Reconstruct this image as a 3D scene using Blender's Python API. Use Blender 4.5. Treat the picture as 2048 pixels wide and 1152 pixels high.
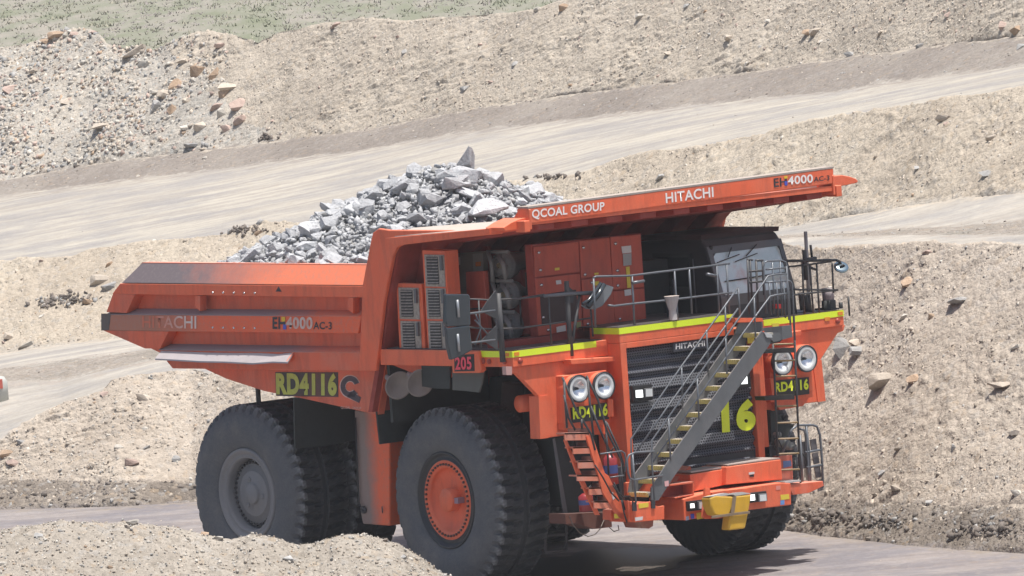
import bpy, bmesh, math, random
import numpy as np
from mathutils import Vector, Matrix
R_ = math.radians
for o in list(bpy.data.objects): bpy.data.objects.remove(o)
scn = bpy.context.scene
COL = scn.collection

# ---------------------------------------------------------------- camera
CAM = Vector((133.64030258, -107.62716371, 16.12087273))
FW = Vector((-0.78254441, 0.61960364, -0.06095557)).normalized()
RT = Vector((0.6225822, 0.77939137, -0.07028867))
RT = (RT - FW * RT.dot(FW)).normalized()
UP = RT.cross(FW)
FPX = 17635.8966            # focal length in photo pixels (2048 wide)
cd = bpy.data.cameras.new('camera'); cam = bpy.data.objects.new('camera', cd); COL.objects.link(cam)
cd.sensor_width = 36.0; cd.lens = FPX * 36.0 / 2048.0
cd.clip_start = 1.0; cd.clip_end = 20000.0
m3 = Matrix((RT, UP, -FW)).transposed()
cam.matrix_world = Matrix.Translation(CAM) @ m3.to_4x4()
scn.camera = cam

# ---------------------------------------------------------------- world, sun, exposure
SUN = Vector((0.21, 0.05, 1.0)).normalized()
elev = math.asin(SUN.z)
w = bpy.data.worlds.new('World'); scn.world = w; w.use_nodes = True
nt = w.node_tree; bg = nt.nodes['Background']
sky = nt.nodes.new('ShaderNodeTexSky'); sky.sky_type = 'NISHITA'; sky.sun_disc = False
sky.sun_elevation = elev; sky.sun_rotation = math.atan2(SUN.x, SUN.y)
sky.dust_density = 3.5; sky.air_density = 1.0; sky.ozone_density = 1.0
nt.links.new(sky.outputs[0], bg.inputs[0]); bg.inputs[1].default_value = 0.095
sd = bpy.data.lights.new('sun', 'SUN'); sd.energy = 4.2; sd.angle = R_(0.6); sd.color = (1.0, 0.965, 0.91)
so = bpy.data.objects.new('sun', sd); COL.objects.link(so)
so.rotation_euler = SUN.to_track_quat('Z', 'Y').to_euler()
scn.view_settings.view_transform = 'Standard'; scn.view_settings.look = 'None'
scn.view_settings.gamma = 1.0
scn.view_settings.exposure = 0.47

# ---------------------------------------------------------------- photo-measurement helper (a ray met with a real plane)
def P(u, v, ax, val):
    d = FW + RT * ((u - 1024) / FPX) - UP * ((v - 576) / FPX)
    i = 'xyz'.index(ax)
    return CAM + d * ((val - CAM[i]) / d[i])
def Q(ax, val, *uv): return [P(u, v, ax, val) for u, v in uv]
def MY(pts): return [Vector((p[0], -p[1], p[2])) for p in pts]
def V(*a): return Vector(a)

# ---------------------------------------------------------------- numpy noise
_rng = np.random.RandomState(7)
_TAB = _rng.rand(512, 512)
def vnoise(x, y, seed=0):
    x = x + seed * 37.17; y = y + seed * 91.73
    xi = np.floor(x).astype(int); yi = np.floor(y).astype(int)
    fx = x - xi; fy = y - yi
    fx = fx * fx * (3 - 2 * fx); fy = fy * fy * (3 - 2 * fy)
    a = _TAB[xi % 512, yi % 512]; b = _TAB[(xi + 1) % 512, yi % 512]
    c = _TAB[xi % 512, (yi + 1) % 512]; d = _TAB[(xi + 1) % 512, (yi + 1) % 512]
    return (a * (1 - fx) + b * fx) * (1 - fy) + (c * (1 - fx) + d * fx) * fy
def fbm(x, y, octv, seed=0, gain=.5, lac=2.03):
    s = 0; a = 1; t = 0
    for i in range(octv):
        s = s + a * vnoise(x, y, seed + i * 3); t += a; a *= gain; x = x * lac + 5.2; y = y * lac + 1.3
    return s / t - .5

# ---------------------------------------------------------------- materials
def newmat(name):
    m = bpy.data.materials.new(name); m.use_nodes = True
    n = m.node_tree; b = n.nodes['Principled BSDF']; return m, n, b
def nd(n, t, **k):
    x = n.nodes.new(t)
    for a, v in k.items(): setattr(x, a, v)
    return x
def noise(n, scale, detail=6, rough=.6, coord=None, vec=None):
    x = nd(n, 'ShaderNodeTexNoise'); x.inputs['Scale'].default_value = scale
    x.inputs['Detail'].default_value = detail; x.inputs['Roughness'].default_value = rough
    if coord is not None: n.links.new(coord, x.inputs['Vector'])
    return x
def ramp(n, src, stops):
    r = nd(n, 'ShaderNodeValToRGB'); n.links.new(src, r.inputs[0])
    e = r.color_ramp.elements
    e[0].position = stops[0][0]; e[0].color = tuple(stops[0][1]) + (1,)
    e[1].position = stops[-1][0]; e[1].color = tuple(stops[-1][1]) + (1,)
    for p, c in stops[1:-1]:
        q = e.new(p); q.color = tuple(c) + (1,)
    return r
def mix(n, fac, a, b, blend='MIX'):
    x = nd(n, 'ShaderNodeMix', data_type='RGBA', blend_type=blend)
    for s, v in ((x.inputs[0], fac), (x.inputs[6], a), (x.inputs[7], b)):
        if isinstance(v, (int, float)): s.default_value = v
        elif isinstance(v, tuple): s.default_value = v + (1,)
        else: n.links.new(v, s)
    return x.outputs[2]
def math_(n, op, a, b=None):
    x = nd(n, 'ShaderNodeMath', operation=op)
    for s, v in ((x.inputs[0], a), (x.inputs[1], b)):
        if v is None: continue
        if isinstance(v, (int, float)): s.default_value = v
        else: n.links.new(v, s)
    return x.outputs[0]
def geo_pos(n): return nd(n, 'ShaderNodeNewGeometry').outputs['Position']

DUST = (.40, .33, .27)
def paint(name, col, rough=.45, dust=.35, metal=0.0, dustcol=DUST, scale=1.6, grime=.25):
    m, n, b = newmat(name); pos = geo_pos(n)
    a = noise(n, scale, 8, .65, pos); f = ramp(n, a.outputs[0], [(.42, (0, 0, 0)), (.72, (1, 1, 1))])
    mp = nd(n, 'ShaderNodeMapping'); mp.inputs['Scale'].default_value = (1.3, 1.3, .28); n.links.new(pos, mp.inputs[0])
    s = noise(n, 3.0, 6, .7, mp.outputs[0]); sf = ramp(n, s.outputs[0], [(.46, (0, 0, 0)), (.66, (1, 1, 1))])
    g = nd(n, 'ShaderNodeNewGeometry'); sx = nd(n, 'ShaderNodeSeparateXYZ'); n.links.new(g.outputs['Normal'], sx.inputs[0])
    upf = math_(n, 'MULTIPLY', math_(n, 'MAXIMUM', sx.outputs[2], 0.0), min(.8, dust * 1.4))
    c = mix(n, math_(n, 'MULTIPLY', f.outputs[0], dust), col, dustcol)
    c = mix(n, math_(n, 'MULTIPLY', sf.outputs[0], grime), c, tuple(x * .45 + .02 for x in col))
    c = mix(n, upf, c, tuple(x * 1.2 for x in dustcol))
    n.links.new(c, b.inputs['Base Color'])
    rr = math_(n, 'ADD', math_(n, 'MULTIPLY', f.outputs[0], .3), rough); n.links.new(rr, b.inputs['Roughness'])
    b.inputs['Metallic'].default_value = metal
    bw = noise(n, 1.1, 5, .6, pos); bq = nd(n, 'ShaderNodeBump'); bq.inputs['Strength'].default_value = .5; bq.inputs['Distance'].default_value = .05
    n.links.new(bw.outputs[0], bq.inputs['Height']); n.links.new(bq.outputs[0], b.inputs['Normal'])
    return m
def plain(name, col, rough=.5, metal=0.0, emit=None, es=1.0):
    m, n, b = newmat(name); pos = geo_pos(n)
    a = noise(n, 9.0, 4, .6, pos)
    c = mix(n, math_(n, 'MULTIPLY', a.outputs[0], .35), col, tuple(x * .7 + .03 for x in col))
    n.links.new(c, b.inputs['Base Color']); b.inputs['Roughness'].default_value = rough; b.inputs['Metallic'].default_value = metal
    if emit: b.inputs['Emission Color'].default_value = emit + (1,); b.inputs['Emission Strength'].default_value = es
    return m
ORC = (.76, .132, .052)
ORANGE = paint('orange_paint', ORC, .42, .30, dustcol=(.60, .26, .16), grime=.38, scale=1.2)
ORANGE_D = paint('dusty_orange_paint', (.70, .125, .055), .5, .55, dustcol=(.55, .26, .19), grime=.42, scale=1.4)
ORANGE_W = paint('worn_orange_paint', (.70, .12, .05), .55, .85, dustcol=(.22, .17, .17), scale=.7, grime=.5)
def two_tone(name, ca, cb, x0, wdt, amp_=.6):
    # bare/worn steel towards the rear (-x), paint towards the front, ragged border
    m, n, b = newmat(name); pos = geo_pos(n); sx = nd(n, 'ShaderNodeSeparateXYZ'); n.links.new(pos, sx.inputs[0])
    a = noise(n, 1.3, 8, .7, pos); a2 = noise(n, 14, 6, .7, pos)
    f = math_(n, 'DIVIDE', math_(n, 'SUBTRACT', math_(n, 'ADD', sx.outputs[0], math_(n, 'MULTIPLY', math_(n, 'SUBTRACT', a.outputs[0], .5), amp_ * 4)), x0), wdt)
    fr_ = ramp(n, f, [(0, (0, 0, 0)), (1, (1, 1, 1))])
    c = mix(n, fr_.outputs[0], ca, cb); c = mix(n, math_(n, 'MULTIPLY', ramp(n, a2.outputs[0], [(.5, (0, 0, 0)), (.72, (1, 1, 1))]).outputs[0], .4), c, (.30, .25, .23))
    n.links.new(c, b.inputs['Base Color']); b.inputs['Roughness'].default_value = .55; return m
TOPW = two_tone('scuffed_top_plate', (.16, .13, .135), (.74, .20, .10), -7.6, 3.4, 1.0)
TANKM = two_tone('dusty_tank_paint', (.25, .19, .17), (.80, .15, .06), -2.95, .35, .12)
RAILW = two_tone('scuffed_rail_paint', (.42, .17, .11), (.76, .13, .05), -8.6, 2.2)
RAILT = two_tone('dusty_rail_top_paint', (.27, .235, .235), (.66, .20, .12), -4.6, 1.6)
RED_IN = paint('shade_darkened_red_paint', (.34, .05, .035), .6, .5, dustcol=(.10, .03, .025))  # truck orange darkened in colour to carry the shade under the canopy
DOORM = paint('shade_darkened_door_paint', (.50, .080, .045), .5, .35, dustcol=(.36, .12, .09), grime=.5)  # door orange with canopy shade put into the base colour
GREYM = paint('grey_steel_paint', (.105, .115, .125), .4, .3, dustcol=(.24, .22, .21))
GREYD = paint('charcoal_paint', (.035, .038, .045), .5, .3, dustcol=(.13, .12, .11))
RAILM = paint('rail_grey', (.12, .135, .155), .35, .10, metal=.2, dustcol=(.2, .2, .2))
BLACK = plain('black_plastic', (.014, .014, .016), .5)
BLACKT = paint('dark_rubber_sheet', (.030, .037, .037), .75, .25, dustcol=(.09, .085, .075))
YEL = plain('reflective_yellow', (.72, .88, .03), .45)
YELP = paint('yellow_plastic', (.62, .36, .02), .5, .35, dustcol=(.40, .30, .16))
YTXT = plain('yellow_digits', (.78, .88, .03), .5)
WTXT = plain('white_letters', (.82, .80, .78), .5)
DTXT = plain('dark_letters', (.03, .028, .035), .5)
BLU = plain('blue_mark', (.06, .09, .50), .5)
YMK = plain('amber_mark', (.75, .50, .03), .5)
AMB = plain('amber_reflector', (.75, .25, .02), .3)
REDR = plain('red_reflector', (.35, .05, .03), .3)
WHITE = plain('white_plastic', (.72, .72, .70), .4)
GREYC = paint('beige_grey_cabinet', (.24, .23, .19), .6, .3)
RUBP = plain('hydraulic_hose', (.02, .02, .02), .4)
TREADY = paint('yellow_tread_edge', (.55, .47, .16), .7, .35, dustcol=(.42, .38, .30))
LEDM = plain('lit_led', (.8, .8, .8), .3, emit=(.95, 1.0, .97), es=1.2)
REDLED = plain('red_led_digits', (.40, .04, .07), .4, emit=(1.0, .06, .12), es=.12)
CHROME = plain('bright_metal', (.62, .62, .62), .25, .8)
REDP = plain('red_cylinder_paint', (.30, .03, .035), .35)
BLUEP = plain('blue_cylinder_band', (.05, .08, .26), .4)
TEAL = plain('teal_clamp', (.05, .14, .14), .5)
STICK = plain('warning_sticker', (.65, .62, .60), .5)
STICKY = plain('yellow_sticker', (.72, .55, .05), .5)

def lens_mat():
    m, n, b = newmat('lamp_lens')
    b.inputs['Base Color'].default_value = (.66, .69, .69, 1); b.inputs['Roughness'].default_value = .3
    b.inputs['Coat Weight'].default_value = 1.0; b.inputs['Coat Roughness'].default_value = .03
    return m
LENS = lens_mat()
REFL = plain('reflector_bowl', (.82, .85, .88), .22, .75)
def glass_mat():
    m, n, b = newmat('windscreen_glass')
    b.inputs['Base Color'].default_value = (.23, .27, .265, 1); b.inputs['Roughness'].default_value = .07
    b.inputs['Metallic'].default_value = .2; b.inputs['Specular IOR Level'].default_value = .8
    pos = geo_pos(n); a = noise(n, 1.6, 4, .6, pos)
    r = ramp(n, a.outputs[0], [(.40, (.56, .64, .61)), (.56, (.70, .76, .73)), (.70, (.66, .50, .45))]); n.links.new(r.outputs[0], b.inputs['Base Color'])  # pale green and pinkish reflections painted into the glass colour
    return m
GLASS = glass_mat()
def mirror_mat():
    m, n, b = newmat('mirror_housing')
    b.inputs['Base Color'].default_value = (.035, .045, .055, 1); b.inputs['Roughness'].default_value = .22
    return m
MIRR = mirror_mat()
def tyre_mat(nm_, k_):
    m, n, b = newmat(nm_); pos = geo_pos(n)
    a = noise(n, 2.2, 8, .7, pos)
    c = ramp(n, a.outputs[0], [(.35, (.085, .100, .118)), (.55, (.115, .123, .134)), (.75, (.17, .165, .16))])
    b2 = noise(n, 30, 4, .6, pos)
    gp = nd(n, 'ShaderNodeNewGeometry'); pe = ramp(n, gp.outputs['Pointiness'], [(.52, (0, 0, 0)), (.60, (1, 1, 1))])
    c2 = mix(n, .25, c.outputs[0], ramp(n, b2.outputs[0], [(.4, (.03, .035, .04)), (.7, (.13, .13, .13))]).outputs[0])
    c2 = mix(n, math_(n, 'MULTIPLY', pe.outputs[0], .8), c2, (.30, .31, .32))
    c2 = mix(n, 1.0, c2, (k_, k_, k_), 'MULTIPLY')
    n.links.new(c2, b.inputs['Base Color']); b.inputs['Roughness'].default_value = .82
    bp = nd(n, 'ShaderNodeBump'); bp.inputs['Distance'].default_value = .02; bp.inputs['Strength'].default_value = .5
    n.links.new(b2.outputs[0], bp.inputs['Height']); n.links.new(bp.outputs[0], b.inputs['Normal'])
    return m
TYRE = tyre_mat('tyre_sidewall', 1.0); TREADM = tyre_mat('tyre_tread', .42)
RIMG = paint('grey_rim_paint', (.185, .192, .205), .5, .4, dustcol=(.27, .26, .255))
RIMK = plain('black_rim_ring', (.022, .026, .032), .45)

def grille_mat(name, base, hole):
    # perforated sheet: hexagonally packed round holes in the sheet's own plane (y, z)
    m, n, b = newmat(name); pos = geo_pos(n)
    s = nd(n, 'ShaderNodeSeparateXYZ'); n.links.new(pos, s.inputs[0])
    py, pz = .062, .050
    zz = math_(n, 'DIVIDE', s.outputs[2], pz); row = math_(n, 'FLOOR', zz)
    off = math_(n, 'MULTIPLY', math_(n, 'MODULO', math_(n, 'ADD', row, 1000.0), 2.0), .5)
    yy = math_(n, 'ADD', math_(n, 'DIVIDE', s.outputs[1], py), off)
    fy = math_(n, 'SUBTRACT', math_(n, 'FRACT', yy), .5); fz = math_(n, 'SUBTRACT', math_(n, 'FRACT', zz), .5)
    d = math_(n, 'SQRT', math_(n, 'ADD', math_(n, 'MULTIPLY', fy, fy), math_(n, 'MULTIPLY', fz, fz)))
    h = math_(n, 'LESS_THAN', d, .34)
    a = noise(n, 3.0, 5, .6, pos)
    c0 = mix(n, a.outputs[0], base, tuple(x * 1.5 + .03 for x in base))
    c = mix(n, h, c0, hole)
    n.links.new(c, b.inputs['Base Color']); b.inputs['Roughness'].default_value = .55
    return m
GRILLE = grille_mat('perforated_grille', (.075, .077, .095), (.010, .010, .013))
def louver_mat():
    m, n, b = newmat('dusty_louver'); pos = geo_pos(n)
    s = nd(n, 'ShaderNodeSeparateXYZ'); n.links.new(pos, s.inputs[0])
    a = noise(n, 14.0, 5, .7, pos)
    c = ramp(n, a.outputs[0], [(.35, (.22, .20, .18)), (.7, (.46, .41, .35))])
    n.links.new(c.outputs[0], b.inputs['Base Color']); b.inputs['Roughness'].default_value = .6
    return m
LOUV = louver_mat()
LOUVD = plain('louver_dark', (.03, .03, .03), .6)

# ---------------------------------------------------------------- mesh builder
class MB:
    def __init__(s): s.bm = bmesh.new()
    def prism(s, pts, vec):
        vec = Vector(vec); a = [s.bm.verts.new(p) for p in pts]; b = [s.bm.verts.new(Vector(p) + vec) for p in pts]
        k = len(a)
        s.bm.faces.new(a); s.bm.faces.new(b[::-1])
        for i in range(k): s.bm.faces.new((a[i], b[i], b[(i + 1) % k], a[(i + 1) % k]))
        return s
    def loft(s, A, B):
        a = [s.bm.verts.new(p) for p in A]; b = [s.bm.verts.new(p) for p in B]; k = len(a)
        s.bm.faces.new(a); s.bm.faces.new(b[::-1])
        for i in range(k): s.bm.faces.new((a[i], b[i], b[(i + 1) % k], a[(i + 1) % k]))
        return s
    def box(s, p0, p1):
        x0, y0, z0 = p0; x1, y1, z1 = p1
        return s.prism([V(x0, y0, z0), V(x1, y0, z0), V(x1, y1, z0), V(x0, y1, z0)], (0, 0, z1 - z0))
    def tube(s, pts, r, seg=8, caps=True):
        pts = [Vector(p) for p in pts]; n = len(pts); rings = []
        rr = r if isinstance(r, (list, tuple)) else [r] * n
        t0 = (pts[1] - pts[0]).normalized(); ref = Vector((0, 0, 1)) if abs(t0.z) < .9 else Vector((1, 0, 0))
        nrm = t0.cross(ref).normalized()
        for i, p in enumerate(pts):
            if i == 0: t = pts[1] - pts[0]
            elif i == n - 1: t = pts[-1] - pts[-2]
            else: t = (pts[i] - pts[i - 1]).normalized() + (pts[i + 1] - pts[i]).normalized()
            if t.length < 1e-6: t = pts[i] - pts[i - 1]
            t.normalize(); nrm = (nrm - t * nrm.dot(t)).normalized(); bn = t.cross(nrm)
            rings.append([s.bm.verts.new(p + (nrm * math.cos(a) + bn * math.sin(a)) * rr[i]) for a in [2 * math.pi * j / seg for j in range(seg)]])
        for i in range(n - 1):
            for j in range(seg):
                f = s.bm.faces.new((rings[i][j], rings[i][(j + 1) % seg], rings[i + 1][(j + 1) % seg], rings[i + 1][j])); f.smooth = True
        if caps: s.bm.faces.new(rings[0][::-1]); s.bm.faces.new(rings[-1])
        return s
    def lathe(s, prof, org, axis, seg=48, smooth=True, close=True):
        # prof: list of (distance along axis, radius)
        axis = Vector(axis).normalized(); org = Vector(org)
        ref = Vector((0, 0, 1)) if abs(axis.z) < .9 else Vector((1, 0, 0))
        a = axis.cross(ref).normalized(); b = axis.cross(a); rings = []
        for d, r in prof:
            if r < 1e-5: rings.append([s.bm.verts.new(org + axis * d)])
            else: rings.append([s.bm.verts.new(org + axis * d + (a * math.cos(t) + b * math.sin(t)) * r) for t in [2 * math.pi * j / seg for j in range(seg)]])
        for A, B in zip(rings, rings[1:]):
            for j in range(seg):
                k = (j + 1) % seg
                if len(A) == 1 and len(B) == 1: continue
                if len(A) == 1: f = s.bm.faces.new((A[0], B[j], B[k]))
                elif len(B) == 1: f = s.bm.faces.new((A[j], B[0], A[k]))
                else: f = s.bm.faces.new((A[j], B[j], B[k], A[k]))
                f.smooth = smooth
        return s
    def build(s, name, mat, parent=None, bevel=0, recalc=True):
        if recalc: bmesh.ops.recalc_face_normals(s.bm, faces=s.bm.faces[:])
        me = bpy.data.meshes.new(name); s.bm.to_mesh(me); s.bm.free()
        me.materials.append(mat)
        o = bpy.data.objects.new(name, me); COL.objects.link(o); o.parent = parent
        if bevel:
            md = o.modifiers.new('bevel', 'BEVEL'); md.width = bevel; md.segments = 2; md.limit_method = 'ANGLE'; md.angle_limit = R_(40)
        return o
def tag(o, label=None, cat=None, group=None, kind=None):
    if label: o['label'] = label
    if cat: o['category'] = cat
    if group: o['group'] = group
    if kind: o['kind'] = kind
    return o
def text(txt, quad, name, mat, parent, bold=.012, off=.006):
    """flat lettering bent onto the quad bl, br, tr, tl lying on a real surface"""
    cu = bpy.data.curves.new('t', 'FONT'); cu.body = txt; cu.size = 1; cu.offset = bold; cu.extrude = 0.0; cu.space_character = 1.0 + bold * 2.2; cu.resolution_u = 4
    ob = bpy.data.objects.new('t', cu); COL.objects.link(ob)
    dg = bpy.context.evaluated_depsgraph_get(); me = bpy.data.meshes.new_from_object(ob.evaluated_get(dg))
    bpy.data.objects.remove(ob); bpy.data.curves.remove(cu)
    co = np.array([v.co[:] for v in me.vertices]); mn = co.min(0); mx = co.max(0)
    bl, br, tr, tl = quad; nrm = (br - bl).cross(tl - bl).normalized()
    if nrm.dot(FW) > 0: nrm = -nrm
    for v in me.vertices:
        a = (v.co.x - mn[0]) / (mx[0] - mn[0]); b = (v.co.y - mn[1]) / (mx[1] - mn[1])
        v.co = (bl * (1 - a) + br * a) * (1 - b) + (tl * (1 - a) + tr * a) * b + nrm * off
    me.materials.append(mat)
    o = bpy.data.objects.new(name, me); COL.objects.link(o); o.parent = parent
    return o

# ================================================================ THE TRUCK
truck = bpy.data.objects.new('haul_truck', None); COL.objects.link(truck)
tag(truck, 'huge orange rigid mining haul truck loaded with grey rock, number 16 on its grille', 'haul truck')
YB = -4.2            # outer plane of the tray side
XF = 3.2             # radiator front
# ---------------- dump body
def B(u, v, y=YB): return P(u, v, 'y', y)
for sg in (-1, 1):
    F = (lambda L: L) if sg < 0 else MY
    m = MB()
    out = [B(265, 527), B(730, 531), B(747, 640), B(752, 736), B(736, 832), B(580, 798), B(511, 785), B(434, 760), B(384, 737), B(345, 729), B(203, 661), B(203, 627), B(215, 622), B(226, 575)]
    for p in out: p.y = YB + .24
    m.prism(F(out), (0, -sg * .16, 0))
    if sg < 0: body = m.build('dump_body', ORANGE_D, truck)
    else: m.build('body_side', ORANGE_D, body)
    # sloping top plate, band, and sloped-top rails
    def rail(top_in, top_out, bot_out, bot_in, name, mat, par):
        q = MB(); q.bm
        for a, b in zip((0,), (1,)):
            A = [top_in[0], top_out[0], bot_out[0], bot_in[0]]; Bq = [top_in[1], top_out[1], bot_out[1], bot_in[1]]
            q.loft(F(A), F(Bq))
        return q.build(name, mat, par, bevel=.012)
    def inn(p, dy=.26): return V(p.x, YB + dy, p.z)
    tl, tr = B(265, 527), B(729, 531)
    bl, br = B(243, 566), B(728, 571)
    rail((V(tl.x, YB + .25, tl.z), V(tr.x, YB + .25, tr.z)), (bl, br), (V(bl.x, YB + .245, bl.z - .02), V(br.x, YB + .245, br.z - .02)), (V(tl.x, YB + .248, tl.z - .1), V(tr.x, YB + .248, tr.z - .1)), 'top_rail', TOPW, body)
    m = MB(); a, b, c, d = B(240, 567), B(728, 572), B(725, 595), B(224, 588)
    m.prism(F([a, b, c, d]), (0, -sg * .26, 0)); m.build('upper_band', ORANGE, body, bevel=.012)
    a, b, c, d = B(212, 629), B(722, 633), B(716, 667), B(206, 661)
    rail((V(a.x, YB + .25, a.z + .1), V(b.x, YB + .25, b.z + .1)), (a, b), (d, c), (inn(d), inn(c)), 'middle_rail', RAILW, body)
    a, b, c, d = B(315, 700), B(738, 706), B(737, 742), B(345, 737)
    rail((V(a.x, YB + .25, a.z + .1), V(b.x, YB + .25, b.z + .1)), (a, b), (d, c), (inn(d), inn(c)), 'lower_rail', ORANGE_D, body)
    for (qa, qb, nm_) in ((B(212, 629), B(716, 633), 'dusty_rail_top'), (B(318, 700), B(735, 706), 'dusty_rail_top')):
        m = MB(); m.loft(F([qa + V(0, -.004, .004), V(qa.x, YB + .245, qa.z + .105), V(qa.x, YB + .245, qa.z + .095), qa + V(0, -.004, -.004)]), F([qb + V(0, -.004, .004), V(qb.x, YB + .245, qb.z + .105), V(qb.x, YB + .245, qb.z + .095), qb + V(0, -.004, -.004)])); m.build(nm_, RAILT, body)
    # end stiffeners
    m = MB()
    m.prism(F([B(226, 588), B(270, 589), B(253, 626), B(213, 624)]), (0, -sg * .26, 0))
    m.prism(F([B(207, 661), B(337, 663), B(320, 697), B(290, 697)]), (0, -sg * .26, 0))
    m.build('end_stiffener', ORANGE_D, body)
    for gx in ((394, 592, 622), (700, 596, 627)):
        m = MB(); m.prism(F([B(gx[0] - 4, gx[1]), B(gx[0] + 6, gx[1]), B(gx[0] + 6, gx[2]), B(gx[0] - 4, gx[2] - 8)]), (0, -sg * .16, 0))
        m.build('gusset', ORANGE_D, body)
    # front pillar
    m = MB()
    pil = [B(742, 480), B(746, 465), B(757, 457), B(778, 460), B(1000, 461), B(1000, 468), B(840, 484), B(806, 489), B(793, 496), B(786, 510), B(768, 600), B(752, 742), B(718, 742), B(725, 570)]
    pil = [p + V(0, -.004, 0) for p in pil]
    m.prism(F(pil), (0, -sg * .09, 0)); m.build('front_pillar', ORANGE, body, bevel=.02)
# worn dark front lip of the tail
m = MB(); a = [B(203, 627), B(222, 627), B(218, 660), B(203, 661)]; m.prism([p + V(0, -.008, 0) for p in a], (0, .01, 0)); m.build('scraped_tail_corner', paint('scraped_steel', (.10, .10, .10), .6, .6, dustcol=(.25, .15, .12), scale=4), body)
# floor, tail slopes, far walls
zt = 6.3
m = MB()
m.prism([V(-10.1, YB + .42, 5.15), V(-8.0, YB + .42, 4.5), V(-1.9, YB + .42, 3.7), V(-1.6, YB + .42, 3.9), V(-8.0, YB + .42, 4.7), V(-10.1, YB + .42, 5.3)], (0, 7.56, 0))
m.build('body_floor', ORANGE_W, body)
m = MB()
for x0, x1, zb in [(-8.4, -8.0, 4.4), (-6.8, -6.4, 4.2), (-5.2, -4.8, 4.0), (-3.4, -3.0, 3.8)]: m.box((x0, YB + .4, zb - .05), (x1, -YB - .4, zb + .1))
m.build('floor_bolster', ORANGE_D, body)
# headboard (front wall) and its vertical ribs
hb_top = (-.45, 6.85); hb_bot = (-1.75, 3.5)
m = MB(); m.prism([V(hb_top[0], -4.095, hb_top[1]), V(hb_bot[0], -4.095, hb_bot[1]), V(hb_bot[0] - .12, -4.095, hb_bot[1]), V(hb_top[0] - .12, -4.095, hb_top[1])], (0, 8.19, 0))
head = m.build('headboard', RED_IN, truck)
for k in range(9):
    y = -3.36 + k * .84
    m = MB()
    prof = []
    xz = [(hb_bot[0], hb_bot[1]), (hb_bot[0] + .32, hb_bot[1] + .1), (-.42, 5.9), (-.10, 6.42), (.35, 6.72), (3.12, 6.98), (3.12, 7.10), (0.2, 6.92), (hb_top[0], hb_top[1])]
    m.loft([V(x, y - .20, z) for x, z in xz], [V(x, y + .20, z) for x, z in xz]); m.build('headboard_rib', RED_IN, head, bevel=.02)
# canopy plate, front beam, side flanges
cb = Q('x', XF, (1056, 417), (1667, 336.5), (1668, 367), (1058, 448))
ya, yb = cb[0].y, cb[1].y
m = MB()
m.prism([V(3.18, ya, 7.20), V(-.6, ya, 6.98), V(-.6, ya, 6.88), V(3.18, ya, 7.10)], (0, yb - ya, 0))
canopy = m.build('canopy', ORANGE, truck)
m = MB(); m.prism(cb, (-.34, 0, 0)); m.build('canopy_front_beam', ORANGE, canopy, bevel=.02)
m = MB(); a, b = cb[0], cb[1]; m.prism([a + V(.004, 0, .0), b + V(.004, 0, 0), b + V(.004, 0, .035), a + V(.004, 0, .035)], (-.34, 0, 0)); m.build('dusty_top_lip', paint('dusty_lip', (.34, .30, .27), .8, .3), canopy)
for sg in (-1, 1):
    F = (lambda L: L) if sg < 0 else MY
    m = MB()  # sloping dusty top plate between outer flange and canopy plate
    a, b = V(-.62, YB, 6.93), V(2.55, YB - .10, 7.08); c, d = V(3.0, -3.80, 7.22), V(-.42, -3.80, 7.06)
    m.prism(F([a, b, c, d]), (0, 0, -.06)); m.build('dusty_canopy_slope', paint('dusty_slope', (.46, .45, .44), .8, .5), canopy)
    m = MB(); fl = [V(-.80, YB - .01, 6.90), V(2.6, YB - .12, 7.09), V(2.6, YB - .12, 6.97), V(-.6, YB - .01, 6.74)]
    m.prism(F(fl), (0, -sg * .08, 0)); m.build('canopy_side_flange', ORANGE, canopy, bevel=.012)
    m = MB(); fl = [V(2.6, YB - .12, 7.09), V(3.02, -4.32, 7.12), V(3.16, -3.82, 7.28), V(3.16, -3.82, 7.02), V(3.05, -4.28, 6.99), V(2.6, YB - .12, 6.97)]
    m.prism(F([V(2.6, YB - .12, 7.09), V(3.16, -3.80, 7.26), V(3.16, -3.80, 7.03), V(2.6, YB - .12, 6.97)]), (-.10, 0, 0)); m.build('canopy_corner', ORANGE, canopy)
    m = MB(); x = 3.0
    m.prism(Q('x', x, (1668, 352), (1684, 350), (1700, 353), (1712, 357.5), (1717, 362), (1714, 366), (1690, 371), (1668, 374)) if sg > 0 else
            F([V(x, -4.30, 7.10), V(x, -4.10, 7.18), V(x, -3.83, 7.25), V(x, -3.83, 7.03), V(x, -4.25, 7.03)]), (-.55, 0, 0)); m.build('canopy_corner_wing', ORANGE, canopy, bevel=.015)
    # upstanding lobed end plate of the beam
    m = MB(); e = [V(3.22, -3.82, 7.02), V(3.22, -3.82, 7.40), V(3.10, -3.82, 7.46), V(2.95, -3.82, 7.44), V(2.72, -3.82, 7.24), V(2.72, -3.82, 7.02)]
    m.prism(F(e), (0, sg * -.05, 0)); m.build('beam_end_plate', ORANGE, canopy, bevel=.012)
    m = MB(); m.box((2.95, sg * 3.83, 6.98), (3.24, sg * 3.97, 7.20)); m.build('beam_end_block', ORANGE, canopy, bevel=.015)
text('QCOAL GROUP', Q('x', XF + .003, (1064, 440), (1208.6, 423.5), (1208.6, 403.5), (1063.3, 419.5)), 'lettering', WTXT, canopy, .022)
text('HITACHI', Q('x', XF + .003, (1331.5, 406.6), (1427, 394), (1426, 373.5), (1330.4, 386)), 'lettering', WTXT, canopy, .018)
text('EH', Q('x', XF + .003, (1547.8, 375), (1574, 371.5), (1573, 353.8), (1547, 357)), 'lettering', DTXT, canopy, .02)
text('4000', Q('x', XF + .004, (1575.4, 370), (1626, 365), (1625, 348), (1575, 353)), 'lettering', WTXT, canopy, .02)
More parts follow.
